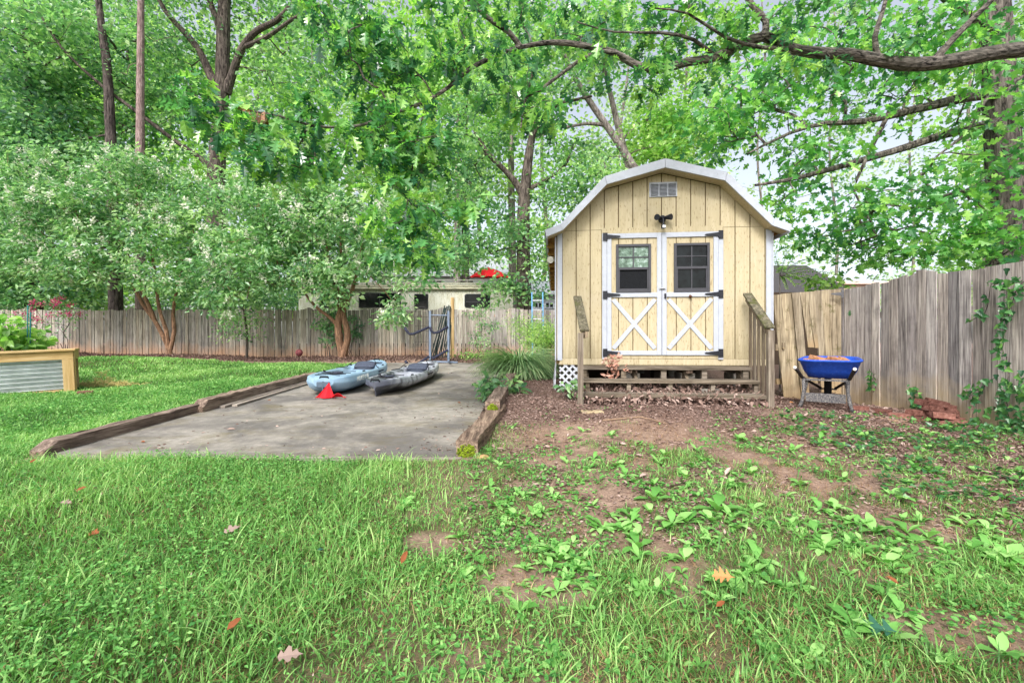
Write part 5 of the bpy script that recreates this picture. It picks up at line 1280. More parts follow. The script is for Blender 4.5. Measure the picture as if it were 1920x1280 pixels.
# taller far trees closing the view
GF = 'far trees closing the view beyond the houses'
far = [(-80,30,0),(60,34,1),(180,38,0),(330,32,1),(480,36,0),(610,31,1),(700,38,0),(800,34,1),(900,40,0),(1010,36,1),(1150,40,0),(1290,38,1),(1420,44,0),(1560,46,1),(1700,40,0),(1840,36,1),(2000,34,0)]
for i, (px, d, k) in enumerate(far):
    rng = np.random.RandomState(60+i); top = 60+rng.rand()*120; lx = rng.uniform(-30,30)
    gap = 1 if 1380 < px < 1780 else 0; thin = .35 if gap else (.7 if px > 950 else 1)
    bl = [(px+rng.uniform(-40,40), 180, d, 110, 110, 3.0, 14 if gap else 26),(px+rng.uniform(-60,60), 330, d-1, 105, 90, 2.6, 16 if gap else 28),(px+rng.uniform(-50,50), 60, d+1, 100, 80, 2.8, 8 if gap else 15),(px+rng.uniform(-50,50), 470, d-1.5, 100, 60, 2.4, 14 if gap else 24),(px, 555, d-2, 90, 35, 1.6, 12)]; bl = [(*q[:6], max(4, int(q[6]*(thin if q[1] < 540 else 1)))) for q in bl]
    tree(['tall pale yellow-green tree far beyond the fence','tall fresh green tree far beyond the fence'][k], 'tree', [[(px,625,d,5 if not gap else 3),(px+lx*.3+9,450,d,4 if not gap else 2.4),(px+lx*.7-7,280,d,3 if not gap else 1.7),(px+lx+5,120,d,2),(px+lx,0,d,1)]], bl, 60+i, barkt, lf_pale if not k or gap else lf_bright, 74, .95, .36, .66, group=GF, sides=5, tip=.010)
# understorey bushes straight behind the fence
def bush(label, px, py, d, rx, ry, dm, n, seed, leafm, per=60, rc=.30, L=.10, wr=.6, kind='quad', cat='shrub', name='shrub', group=None, barkm=None, flowers=None, base=None, flat=.6, updir=.9):
    rng = np.random.RandomState(seed); T = blob_targets([(px,py,d,rx,ry,dm,n)], rng); c = P(base[0] if base else px, py, d); g = float(gz(c[0], c[1])[0])
    root = empty(name, (c[0], c[1], g), label, cat, group)
    paths = [[(np.array([c[0]+.05*k, c[1], g-.05]), .014),(np.array([c[0]+rng.randn()*.12, c[1]+rng.randn()*.1, g+.25*(c[2]-g)+.1]), .011)] for k in (-1,0,1)]
    lb, br = grow(paths, T, rng, tip=.0028); lb.build('stems', barkm or barkg, root)
    cr = LB(); crown(cr, T, rng, per, rc, L, wr, kind, flat, updir); cr.build('foliage', leafm, root)
    if flowers:
        n_, fs, fm = flowers; fb = LB(); idx = rng.randint(0, len(T), n_); k = 40
        C = np.repeat(T[idx]+rng.randn(n_,3)*rc*.5+np.array([0,-.12,.05]), k, 0)
        fb.leaves(C+rng.randn(n_*k,3)*fs*np.array([1.2,.6,.8]), rng.randn(n_*k,3), rng.randn(n_*k,3)+np.array([0,-.5,.4]), fs*.7, .9, 'quad', rng.rand(n_*k)); fb.build('blossoms', fm, root)
    return root
GU = 'bushes showing over the back fence'
for i, (px, py, d, rx, ry, n, lm, lab) in enumerate([(185,545,21,60,45,26,lf_bright,'yellow-green bush over the fence beside the dark trunk'),(20,560,21,70,40,22,lf_dark,'dark bush over the fence at the far left'),(420,550,20,70,45,26,lf_mid,'mid-green bush over the fence below the forked tree'),(330,560,21.5,60,35,18,lf_dark,'shaded bush over the fence behind the many-stemmed crepe myrtle'),(530,555,20.5,60,35,20,lf_dark,'bush over the fence left of the camper')]):
    bush(lab, px, py, d, rx, ry, 1.2, n, 80+i, lm, 90, .5, .13, group=GU)
bush('pink-flowered crepe myrtle shrub leaning out before the fence at the left', 85, 590, 15.6, 85, 42, .7, 26, 90, lf_mid, 22, .18, .08, flowers=(22,.06,fl_pink), base=(125,), cat='shrub', name='flowering_shrub')
bush('thin open green climber against the fence right of the lone tan post', 905, 612, 14.3, 28, 42, .25, 24, 91, lf_mid, 26, .14, .075)
bush('dark ivy clump on the fence behind the cinnamon-barked trunk', 618, 610, 15.55, 26, 36, .12, 20, 92, lf_dark, 34, .14, .08, kind='ivy', wr=1, name='ivy')
bush('ivy clump right of the cinnamon-barked trunk', 660, 620, 15.5, 16, 30, .1, 10, 93, lf_dark, 22, .12, .08, kind='ivy', wr=1, name='ivy')
bush('feathery bright green shrub against the left side of the shed', 1016, 632, 10.6, 34, 34, .8, 60, 94, lf_bright, 70, .16, .06, .32, base=(1018,))
bush('arching yellow-green shrub behind the strappy grass clump', 985, 612, 11.2, 30, 22, .5, 24, 95, lf_bright, 50, .16, .06, .3, base=(985,))
bush('low sprawling weed at the foot of the fence by the far slab edge', 890, 668, 13.9, 46, 10, .4, 20, 96, lf_bright, 26, .16, .07)
bush('broad-leaved green plant at the short stacked timber', 940, 722, 6.95, 42, 22, .28, 24, 97, lf_mid, 9, .085, .13, .62, kind='fold', name='plant', cat='plant')
bush('few-leaved green plant in the litter beside the white lattice', 1078, 722, 6.3, 22, 18, .14, 8, 98, lf_mid, 6, .06, .11, .6, kind='fold', name='plant', cat='plant')
bush('lush yellow-green vegetable plants overflowing the raised bed', 18, 640, 8.9, 46, 22, .6, 30, 99, lf_bright, 16, .12, .16, .7, kind='fold', name='plant', cat='plant')
bush('taller broad-leaved plant at the corner of the photo in the raised bed', -5, 610, 8.7, 22, 40, .3, 12, 100, lf_bright, 12, .12, .18, .7, kind='fold', name='plant', cat='plant')
# strappy clump left of the shed
def strap_clump(label, c, n, L, seed, mat, w=.012, spread=1.0, name='grass_clump', cat='plant'):
    rng = np.random.RandomState(seed); lb = LB(); m = 7
    az = rng.rand(n)*6.283; el = .75+.85*rng.rand(n); ln = L*(.6+.5*rng.rand(n)); f = np.linspace(0,1,m)
    r0 = rng.rand(n)**.5*.16*spread
    hx = np.cos(az); hy = np.sin(az); th = el[:,None]-f[None,:]*(1.5+.8*rng.rand(n))[:,None]*1.15
    ds = ln[:,None]/(m-1); R = np.concatenate([np.zeros((n,1)), np.cumsum(np.cos(np.clip(th,-1.45,1.5))[:,:-1]*ds,1)],1)+r0[:,None]
    Z = np.concatenate([np.zeros((n,1)), np.cumsum(np.sin(np.clip(th,-1.45,1.5))[:,:-1]*ds,1)],1); Z = np.maximum(Z, -.0+.02*rng.rand(n)[:,None])
    W_ = w*(1-.85*f**2)[None,:]*np.ones((n,1)); px_ = -hy; py_ = hx
    Lft = np.stack([c[0]+R*hx[:,None]+W_*px_[:,None], c[1]+R*hy[:,None]+W_*py_[:,None], c[2]+Z],-1); Rt = np.stack([c[0]+R*hx[:,None]-W_*px_[:,None], c[1]+R*hy[:,None]-W_*py_[:,None], c[2]+Z-.003],-1)
    V = np.stack([Lft, Rt], 2).reshape(-1,3); base = np.arange(n)[:,None]*2*m; i = np.arange(m-1)[None,:]*2
    F_ = np.stack([base+i, base+i+1, base+i+3, base+i+2],-1).reshape(-1); lb.add(V, F_, np.full(n*(m-1),4), np.repeat(np.clip(rng.randn(n)*.28+.5,0,1),2*m))
    o = lb.build(name, mat, loc=tuple(c)); tag(o, label, cat); return o
cc = P(972, 703, 9.3); cc[2] = float(gz(cc[0],cc[1])[0])
strap_clump('big mound of arching strappy grass beside the shed and slab', cc, 1900, 1.0, 7, lf_lirio, .011, 1.2)
# pinnate sprays behind the gate
def pinnate(label, base, tips, seed):
    rng = np.random.RandomState(seed); g = float(gz(base[0],base[1])[0]); root = empty('locust_sapling', (base[0],base[1],g), label, 'sapling'); lb = LB(); cr = LB(); n0 = np.array([base[0],base[1],g-.05])
    top = np.array(base)
    tube_np(lb, np.linspace(n0, top, 8), np.linspace(.02,.01,8), 6)
    for t in tips:
        t = np.array(t); m = 15; f = np.linspace(0,1,m)[:,None]; mid = (top+t)/2+np.array([0,0,.14]); p = (1-f)**2*top+2*f*(1-f)*mid+f*f*t; tube_np(lb, p, np.linspace(.006,.002,m), 5)
        tg = norm(np.gradient(p, axis=0)); sd = norm(np.cross(tg, np.array([0,0,1.0])))
        for s in (-1,1):
            idx = np.arange(3, m); cr.leaves(p[idx], sd[idx]*s+tg[idx]*.35+rng.randn(len(idx),3)*.08-np.array([0,0,.2]), np.tile([0,-.35,1.0],(len(idx),1))+rng.randn(len(idx),3)*.15, .095*(1-.4*np.linspace(0,1,len(idx))), .42, 'fold', np.clip(.6+rng.randn(len(idx))*.15,0,1))
    lb.build('stem', barkt, root); cr.build('foliage', lf_bright, root)
b0 = P(1462, 520, 8.6)
pinnate('bright feather-leaved sapling rising behind the board gate', b0, [P(x,y,d) for x,y,d in [(1498,478,8.5),(1510,500,8.4),(1478,470,8.6),(1525,520,8.4),(1490,535,8.4),(1455,490,8.6),(1515,485,8.8),(1530,505,8.6),(1475,540,8.5),(1470,500,8.3),(1508,525,8.3),(1450,470,8.8),(1560,512,8.6),(1545,535,8.5)]], 3)
bush('leafy bush peeping over the gate hinge', 1545, 530, 8.6, 40, 16, .3, 12, 105, lf_bright, 14, .12, .11, .7, kind='fold')

# ---- big tree on the right, beyond the tall fence
tree('massive dark-barked tree behind the tall right-hand fence, long limbs reaching over it', 'tree',
     [[(1897,660,8.9,40),(1892,500,8.9,31),(1887,400,8.9,28),(1882,300,8.9,26),(1876,200,8.9,25),(1870,100,8.9,24),(1864,0,8.9,22),(1852,-150,8.9,22),(1845,-400,8.9,14)],
      [(1868,175,8.8,11),(1815,182,8.6,9.5),(1750,198,8.4,8.5),(1690,212,8.2,7.5),(1620,228,8.0,6),(1550,232,7.9,4.5),(1480,250,7.8,3),(1400,290,7.7,1.5)],
      [(1876,230,8.8,10),(1810,243,8.6,8),(1760,255,8.4,7.5),(1700,275,8.2,6.5),(1620,298,8.0,6),(1540,320,7.8,5),(1480,335,7.7,3.8),(1415,345,7.6,2.5)],
      [(1660,225,8.1,4),(1640,265,8,3.5),(1618,310,7.9,3),(1600,360,7.8,2),(1625,400,7.7,1.4)],
      [(1925,140,8.4,3),(1850,185,8.2,3.2),(1830,220,8.1,3),(1800,260,8,2.5),(1760,290,8,1.6)],
      [(1864,60,8.8,10),(1800,20,8.5,8),(1740,-30,8.2,6),(1650,-90,8,4)]],
     [(1500,150,8.2,110,75,1.2,30),(1390,215,8.2,85,60,1.1,24),(1630,150,8.2,110,70,1.2,30),(1760,140,8.1,90,80,1.1,26),(1890,160,9.8,80,90,.6,20),(1895,300,9.8,60,70,.6,14),(1915,230,7.8,25,90,.5,9),(1820,230,8.0,40,60,.5,8),(1800,330,8.0,80,60,.8,18),(1700,390,8.0,85,55,.8,20),(1600,395,7.9,70,50,.8,12),(1560,270,8.0,80,55,.9,18),(1680,60,8.3,120,60,1.2,26),(1820,40,8,90,60,1.1,22),(1830,420,7.9,75,45,.7,18),(1690,455,8.1,80,28,.6,13),(1790,470,8.0,60,22,.6,9),(1580,445,7.9,45,30,.6,7),(1480,360,7.9,45,40,.7,8),(1520,430,8.0,60,40,.7,8),(1640,475,8.1,70,22,.6,9),(1500,300,8.1,70,40,.8,9),(1430,150,8.4,80,80,1.2,18),(1340,250,8.6,60,45,1,13),(1540,50,8.6,100,60,1.2,22),(1870,470,7.9,50,25,.5,8)],
     71, barko, lf_right, 14, .24, .155, .8, 'lobed', updir=.8, droop=.3, tip=.0045, flat=.6)

# ---- oak whose limb crosses overhead; its own trunk stands past the fence, outside the picture
rng = np.random.RandomState(77)
OP = lambda x, y, d, r: (P(x, y, d), r)
oak_paths = [[(np.array([8.6,6.4,float(gz(8.6,6.4)[0])-.1]), .42),(np.array([8.6,6.4,3.0]), .36),(np.array([8.5,6.4,5.0]), .32),(np.array([8.4,6.4,8.0]), .22)],
  [(np.array([8.5,6.4,4.3]), .22),OP(2080,75,6.2,0.106),OP(1920,93,6.1,0.097),OP(1860,100,6.05,0.093),OP(1800,112,6.0,0.088),OP(1740,120,5.95,0.087),OP(1690,120,5.9,0.084),OP(1640,112,5.85,0.077),OP(1590,102,5.8,0.073),OP(1540,100,5.75,0.068),OP(1500,95,5.7,0.062),OP(1465,85,5.65,0.059),OP(1432,68,5.6,0.061),OP(1390,84,5.6,0.053),OP(1340,108,5.6,0.051),OP(1290,116,5.6,0.050),OP(1230,130,5.6,0.053),OP(1190,120,5.6,0.047),OP(1150,98,5.6,0.040),OP(1110,88,5.6,0.036),OP(1060,80,5.6,0.034),OP(1020,80,5.55,0.031),OP(975,88,5.5,0.025)],
  [OP(975,88,5.5,.035),OP(955,62,5.4,.03),OP(925,42,5.3,.028),OP(895,18,5.2,.02),OP(860,-20,5.1,.012)],
  [OP(975,88,5.5,.03),OP(930,105,5.3,.026),OP(880,130,5.1,.024),OP(840,165,5,.022),OP(790,195,4.9,.020),OP(730,215,4.8,.018),OP(690,232,4.75,.016),OP(640,240,4.7,.014),OP(580,236,4.65,.012),OP(520,218,4.6,.010),OP(450,206,4.55,.008),OP(390,190,4.5,.006),OP(330,165,4.5,.004)],
  [OP(1432,68,5.6,.045),OP(1436,40,5.6,.04),OP(1410,10,5.6,.035),OP(1380,-40,5.6,.03)],
  [OP(1645,105,5.85,.04),OP(1640,70,5.8,.032),OP(1655,20,5.8,.026),OP(1668,-30,5.8,.02)],
  [OP(1755,110,5.95,.05),OP(1790,70,5.9,.04),OP(1840,20,5.9,.032),OP(1880,-20,5.9,.025)],
  [OP(1180,115,5.6,.03),OP(1120,95,5.5,.022),OP(1010,170,5.2,.018),OP(985,185,5.15,.014),OP(975,240,5.1,.008)],
  [OP(800,190,4.9,.013),OP(780,270,4.85,.011),OP(770,340,4.8,.009),OP(760,400,4.75,.006)],
  [OP(1500,92,5.7,.03),OP(1430,90,5.5,.022),OP(1360,70,5.3,.018),OP(1290,25,5.2,.012),OP(1230,15,5.1,.008)],
  [OP(1340,106,5.6,.025),OP(1300,75,5.4,.02),OP(1240,62,5.3,.016),OP(1150,60,5.2,.01),OP(1080,40,5.1,.006)]]
oak_blobs = [(370,185,4.5,75,35,.3,9),(420,222,4.5,70,45,.3,13),(540,262,4.6,95,65,.4,24),(680,70,4.9,75,75,.6,24),(640,225,4.7,85,60,.5,20),(750,130,5.0,105,95,.6,38),(760,235,4.8,105,75,.5,32),(860,60,5.1,100,65,.6,30),(820,280,4.8,95,50,.4,22),(950,160,5.3,70,65,.5,16),(1000,40,6.1,100,55,.4,24),(760,408,4.7,75,38,.35,22),(770,470,4.7,62,28,.3,13),(880,375,4.8,34,38,.25,6),(1130,45,6.1,115,45,.4,22),(1230,60,6.1,95,45,.4,18),(1310,45,5.5,90,40,.5,14),(1410,45,5.4,80,45,.5,14),(1510,25,5.6,90,25,.5,10),(1010,200,5.1,55,50,.4,11),(500,310,4.6,62,28,.3,9),(1190,155,5.4,60,22,.3,6),(700,320,4.7,75,40,.35,13),(640,10,5,90,40,.6,15),(1330,140,5.4,40,20,.3,4),(1560,120,5.7,40,18,.3,3),(1470,120,5.5,45,22,.3,5),(1250,105,5.3,50,22,.3,5),(1660,70,5.8,60,30,.4,6),(1120,110,5.3,40,25,.3,5)]
oroot = empty('oak_tree', (8.6,6.4,float(gz(8.6,6.4)[0])), 'oak with a thick furrowed limb crossing overhead and drooping lobed leaves', 'tree')
OT = blob_targets(oak_blobs, rng)
lb, br = grow(oak_paths, OT, rng, tip=.0022, expo=.42, jit=.09, sides=6, wig=.4); lb.build('trunk', barkl, oroot)
def rosettes(lbuf, T, rng, k, L, kind, wr, twig=.10):
    n = len(T)*k; C = np.repeat(T, k, 0); az = rng.rand(n)*6.283; el = rng.uniform(-1.35, .1, n)
    A = np.stack([np.cos(az)*np.cos(el), np.sin(az)*np.cos(el), np.sin(el)], 1)
    N = np.stack([np.cos(az)*np.sin(-el), np.sin(az)*np.sin(-el), np.cos(el)], 1)+rng.randn(n,3)*.35
    r = np.clip(.45+np.repeat(rng.randn(len(T))*.2, k)+rng.randn(n)*.28, 0, 1)
    lbuf.leaves(C+A*.02+rng.randn(n,3)*.045, A, N, L*(.65+.55*rng.rand(n)), wr, kind, r)
cr = LB(); rosettes(cr, OT, rng, 6, .185, 'oak', .66)
mids = np.array([pts[int(len(pts)*.6)] for _,_,_,pts in br if len(pts) > 3]); rosettes(cr, mids, rng, 2, .18, 'oak', .66)
cr.build('crown', lf_oak, oroot)
dl = LB(); q = P(486, 208, 4.55); n = 9; dl.leaves(np.tile(q,(n,1))+rng.randn(n,3)*.03, rng.randn(n,3)*.5+np.array([0,0,-1.0]), rng.randn(n,3), .15, .45, 'oak', rng.rand(n))
dl.build('dead_leaf_cluster', leafmat('dead_leaf', S(120,70,44), S(170,120,84), S(206,170,140), trans=.2, tl=(1,.9,.8,1)), oroot)

# ---- ivy on the tall fence
def fence_pt(px, py, off=.03): d = F*(5.35-off)/(px-960); return P(px, py, d)
def ivy(label, strands, seed, dens=26, L=.055, spread=.05):
    rng = np.random.RandomState(seed); p0 = fence_pt(*strands[0][0][:2]); root = empty('ivy', tuple(p0), label, 'ivy'); lb = LB(); cr = LB()
    for st in strands:
        pts = np.array([fence_pt(*s[:2]) for s in st]); wd_ = np.array([s[2] if len(s) > 2 else 1.0 for s in st]); seg = np.linalg.norm(np.diff(pts,axis=0),axis=1); tot = seg.sum(); cum = np.concatenate([[0],np.cumsum(seg)])
        m = max(4,int(tot/.05)); ss = np.linspace(0,tot,m); pp = np.stack([np.interp(ss,cum,pts[:,k]) for k in range(3)],1); pp += rng.randn(m,3)*np.array([0,.008,.008]); tube_np(lb, pp, .004, 5)
        n = int(tot*dens*np.mean(wd_))+4; s = rng.rand(n)*tot; w_ = np.interp(s,cum,wd_); c = np.stack([np.interp(s,cum,pts[:,k]) for k in range(3)],1)
        c += np.stack([-.02-.05*rng.rand(n), rng.randn(n)*spread*w_, rng.randn(n)*spread*w_],1)
        A = np.stack([rng.randn(n)*.2-.15, rng.randn(n)*.8, rng.randn(n)*.5-.5],1); N = np.stack([-1-0*s, rng.randn(n)*.45-.2, .5+rng.randn(n)*.4],1)
        cr.leaves(c, A, N, L*(.6+.8*rng.rand(n)), 1.0, 'ivy', np.clip(rng.randn(n)*.2+.4,0,1))
    lb.build('stems', barkg, root); cr.build('leaves', lf_ivy, root); return root
ivy('thick ivy vine climbing the tall fence at the right edge', [[(1905,880,0.99),(1893,800,0.99),(1886,745,0.86),(1892,700,0.79),(1880,655,0.66),(1888,600,0.59),(1900,560,0.79),(1912,530,1.06),(1935,525,1.32)],[(1862,530,0.59),(1885,528,0.86),(1915,535,1.19),(1945,545,1.19)],[(1860,532,0.33),(1852,570,0.26),(1846,590,0.23),(1815,602,0.20)],[(1910,850,0.99),(1925,760,0.99),(1935,700,0.79)],[(1890,800,0.79),(1905,790,0.92),(1940,790,1.06)]], 5, 95, .058)
ivy('small ivy sprig on the fence just right of the wheelbarrow', [[(1638,735,.6),(1640,715,.7),(1637,695,.5)]], 6, 110, .06)
ivy('ivy tuft climbing behind the brick heap', [[(1722,770,1.0),(1724,750,1.1),(1718,730,.7)]], 7, 190, .06)
ivy('thin ivy trail rising right of the brick heap', [[(1840,800,.6),(1828,770,.6),(1835,745,.6),(1850,715,.6),(1866,706,.5)],[(1810,745,.4),(1835,730,.5)],[(1845,775,.6),(1870,765,.6)]], 8, 60, .06)
for k, (px, py) in enumerate(((1594,580),)):
    lb = LB(); q = fence_pt(px, py); lb.leaves(q[None], np.array([[0,.2,-1.0]]), np.array([[-1,-.5,.3]]), .11, .7, 'oak', np.array([.2])); tag(lb.build('oak_leaf', lf_oak, loc=tuple(q)), 'single dark green oak leaf caught on the fence by the gate hinge', 'leaf')
# ------------------------------------------------------------------ lawn, weeds and litter
rng = np.random.RandomState(99)
lf_grass = leafmat('grass_blade', S(68,114,54), S(126,176,92), S(190,218,142), trans=.35, rough=.5, spec=.35)
def blades(n, sx, sy, hmin, hmax, w, seed, power=1.0, keep=None, lean=.7, full=False, segs=3):
    rng = np.random.RandomState(seed)
    Y = sy[0]+(sy[1]-sy[0])*rng.rand(n)**power; X = sx(Y, rng.rand(n)); D = grass_density(X, Y)
    if full: D = np.where((X > -.4) & (Y < 5) & ~on_slab(X, Y, .2), np.maximum(D, .6), D)
    ok = rng.rand(n) < D; 
    if keep is not None: ok &= keep(X, Y)
    X = X[ok]; Y = Y[ok]; D = D[ok]; m = len(X); Z = np.concatenate([gz(X[i:i+20000], Y[i:i+20000]) for i in range(0,m,20000)])
    patch = vnoise(X, Y, 1.3, 8)*.6+vnoise(X, Y, 5.5, 9)*.4
    H = (hmin+(hmax-hmin)*rng.rand(m)**1.6)*(.55+.9*patch)*(.45+.55*D); az = rng.rand(m)*6.283+vnoise(X,Y,.9,12)*3; ln = H*lean*(.3+1.3*rng.rand(m))
    dx = np.cos(az); dy = np.sin(az); wx = -dy; wy = dx; W_ = w*(.6+.8*rng.rand(m))
    f = np.linspace(0,1,segs+1); V = np.zeros((m, 2*segs+1, 3))
    for i in range(segs):
        off = ln*f[i]**1.8; zz = H*(f[i]-.28*f[i]**3*np.minimum(1,ln/H)); ww = W_*(1-.55*f[i]**2)
        for s, k in ((-1,0),(1,1)):
            V[:,2*i+k] = np.stack([X+dx*off+s*wx*ww/2, Y+dy*off+s*wy*ww/2, Z+zz-.004],1)
    V[:,-1] = np.stack([X+dx*ln, Y+dy*ln, Z+H*(1-.28*np.minimum(1,ln/H))-.004],1)
    k = 2*segs+1; fl = []; tt = []
    for i in range(segs-1): fl += [2*i,2*i+1,2*i+3,2*i+2]; tt.append(4)
    fl += [2*segs-2,2*segs-1,2*segs]; tt.append(3)
    F_ = (np.array(fl)[None]+(np.arange(m)*k)[:,None]).ravel(); T = np.tile(tt, m)
    r = np.clip(.46+(patch-.5)*.75+rng.randn(m)*.2,0,1); return V.reshape(-1,3), F_, T, np.repeat(r,k)
fan = lambda a, b: (lambda Y, u: (a+(b-a)*u)*(Y*1.22+.6))
G = LB()
G.add(*blades(195000, fan(-1,1), (1.35,5.0), .022, .090, .0044, 1, .80))
G.add(*blades(8000, fan(-1,1), (1.35,4.0), .08, .15, .0062, 2, .9, lean=1.1, segs=4))
G.add(*blades(90000, fan(-1,-.05), (4.0,8.0), .035, .085, .009, 3, .9))
G.add(*blades(110000, fan(-1.05,-.1), (8.0,17.5), .04, .08, .017, 4, 1.0))
tag(G.build('grass', lf_grass), kind='stuff')
G = LB(); G.add(*blades(26000, fan(-1,1), (1.4,4.8), .02, .06, .0038, 6, .8, lean=1.6)); G.add(*blades(48000, fan(-.1,1), (1.5,5.2), .02, .06, .0032, 5, .9, keep=lambda X,Y: vnoise(X,Y,3.1,21)*.6+vnoise(X,Y,9,22)*.4 > .48, lean=1.3, full=True))
tag(G.build('dry_grass', leafmat('dry_blade', S(128,96,66), S(168,134,96), S(196,170,128), trans=.2, tl=(1,.9,.7,1))), kind='stuff')

# small-leaved ground cover through the lawn and the worn area
lf_clover = leafmat('clover_leaf', S(60,116,58), S(104,162,82), S(156,200,118), trans=.3, rough=.6, spec=.2)
def cover(n, sx, sy, L, seed, dens, h=(.01,.05), kind='fold', wr=.8, power=1.0):
    rng = np.random.RandomState(seed); Y = sy[0]+(sy[1]-sy[0])*rng.rand(n)**power; X = sx(Y, rng.rand(n)); ok = rng.rand(n) < dens(X, Y); X=X[ok]; Y=Y[ok]; m=len(X)
    Z = np.concatenate([gz(X[i:i+20000], Y[i:i+20000]) for i in range(0,m,20000)])+h[0]+(h[1]-h[0])*rng.rand(m)
    N = rng.randn(m,3)*.4; N[:,2] += 1; A = rng.randn(m,3); A[:,2] = rng.randn(m)*.25
    return leaf_arrays(np.stack([X,Y,Z],1), A, N, L*(.6+.8*rng.rand(m)), wr, kind, np.clip(rng.randn(m)*.22+.5,0,1))
off_bed = lambda X, Y: ~on_slab(X,Y,.12) & (Y < fence_y(X)-1.7)
left = lambda X, Y: grass_density(X,Y)*(X < .3)*off_bed(X,Y)*(.25+.75*sstep(.35,.65,vnoise(X,Y,1.1,31)))
worn = lambda X, Y: (X > -.4)*off_bed(X,Y)*sstep(.42,.66,vnoise(X,Y,2.6,33)*.6+vnoise(X,Y,7,34)*.4)*(1-.85*sstep(4.3,5.2,Y-.1*X))
G = LB()
G.add(*cover(26000, fan(-1,.1), (1.5,4.2), .020, 41, left, (.03,.075), wr=.65, power=.85))
G.add(*cover(24000, fan(-1,-.1), (4.2,9), .032, 42, left, (.03,.07), wr=.65))
G.add(*cover(26000, fan(-.12,1), (1.6,5.6), .024, 43, worn, (.006,.035), wr=.9, power=.9))
tag(G.build('clover', lf_clover), kind='stuff')
# creeping ivy over the mulch by the tall fence
iv = lambda X, Y: (X > 2.6)*(X < 5.3)*sstep(.46,.60,vnoise(X,Y,1.9,35)*.55+vnoise(X,Y,5,36)*.45+.10*sstep(4.2,5.3,X)+.08*sstep(5.6,4.4,Y)-.05)*(Y < 5.2)*(Y > 3.0)
G = LB(); G.add(*cover(4200, lambda Y,u: 2.6+2.75*u, (3.0,5.6), .042, 44, iv, (.02,.07), 'ivy', 1.0)); tag(G.build('ground_ivy', lf_ivy), kind='stuff')

# leaf litter and bark chips
litter_mat = leafmat('leaf_litter', S(84,66,60), S(140,116,106), S(190,168,158), trans=.1, rough=.9, spec=.1, tl=(1,.9,.8,1))
lit = lambda X, Y: np.maximum(mulch(X,Y), .55*(X > -.3)*(Y > 2.2)*sstep(.3,.7,vnoise(X,Y,3.3,55)))*(~on_slab(X,Y,.02))*(Y < fence_y(X))
G = LB()
G.add(*cover(80000, fan(-.12,1), (2.5,9.0), .028, 51, lit, (.002,.016), 'fold', .5))
G.add(*cover(5500, fan(-.12,1), (3.0,7.0), .055, 52, lambda X,Y: lit(X,Y)*(vnoise(X,Y,2,53) > .42), (.004,.035), 'fold', .55))
def chips(n, x0, x1, seed):
    rng = np.random.RandomState(seed); X = x0+(x1-x0)*rng.rand(n); Y = fence_y(X)-rng.rand(n)*2.0; Z = gz(X,Y)+.01+.02*rng.rand(n); N = rng.randn(n,3)*.5; N[:,2]+=1
    return leaf_arrays(np.stack([X,Y,Z],1), rng.randn(n,3), N, .07*(.6+.8*rng.rand(n)), .4, 'fold', np.clip(rng.randn(n)*.2+.2,0,1))
G.add(*chips(15000, -19, 1, 54))
# litter caught under and on the steps
nl = 5200; u = .38+2.25*rng.rand(nl); vv = -.95+.95*rng.rand(nl); zz = np.where(vv < -.6, .06, np.where(vv < -.33, .13, .13))*rng.rand(nl)**.6+.03*rng.rand(nl)
cs, sn = math.cos(SHA), math.sin(SHA); LX = .66+u*cs-vv*sn; LY = 6.787+u*sn+vv*cs
N = rng.randn(nl,3)*.6; N[:,2]+=1
G.leaves(np.stack([LX,LY,np.maximum(gz(LX,LY), SHZ-.05)+zz],1), rng.randn(nl,3), N, .075*(.6+.8*rng.rand(nl)), .5, 'fold', np.clip(rng.randn(nl)*.22+.5,0,1))
tag(G.build('leaf_litter', litter_mat), kind='stuff')
# small debris on the slab
G = LB(); n = 700; X = rng.uniform(-4.0,-.5,n); Y = rng.uniform(4.15,12.5,n); ed = rng.rand(n) < .5; X = np.where(ed, slab_r(Y)-np.abs(rng.randn(n))*.22-.04, X); Y = np.where(rng.rand(n) < .15, 4.12+.1*np.abs(rng.randn(n)), Y)
N = rng.randn(n,3)*.35; N[:,2]+=1; G.leaves(np.stack([X,Y,slab_z(Y)+.006],1), rng.randn(n,3)*np.array([1,1,.1]), N, .03*(.4+1.2*rng.rand(n)), .5, 'fold', rng.rand(n)); tag(G.build('slab_debris', litter_mat), kind='stuff')

# broad-leaved weeds, one object each
lf_weed = leafmat('weed_leaf', S(84,144,62), S(124,180,92), S(172,214,132), trans=.3, rough=.5, spec=.35)
def weed_mesh(seed, k, L):
    rng = np.random.RandomState(seed); V=[]; Fq=[]; T=[]; Rr=[]; n0=0; m = 6
    for i in range(k):
        az = 6.283*i/k+rng.randn()*.35; el = .25+.75*rng.rand(); ln = L*(.55+.6*rng.rand()); f = np.linspace(0,1,m); th = el-f*(.5+.9*rng.rand()); ds = ln/(m-1)
        R_c = np.concatenate([[0],np.cumsum(np.cos(th)[:-1]*ds)]); Zc = np.concatenate([[0],np.cumsum(np.sin(th)[:-1]*ds)])+.004; wv = ln*.21*np.array([.14,.34,.78,1.0,.72,.06])*(1+.12*rng.randn(6))
        for s in (-1,0,1):
            V.append(np.stack([R_c*math.cos(az)-s*wv*math.sin(az), R_c*math.sin(az)+s*wv*math.cos(az), Zc+(.16*wv if s else 0)],1))
        for s in (0,1):
            for j in range(m-1): Fq += [n0+s*m+j, n0+s*m+j+1, n0+(s+1)*m+j+1, n0+(s+1)*m+j]; T.append(4)
        Rr += [np.clip(.5+rng.randn()*.2,0,1)]*(3*m); n0 += 3*m
    return fastmesh('weed', np.concatenate(V), Fq, T, Rr, None, True)
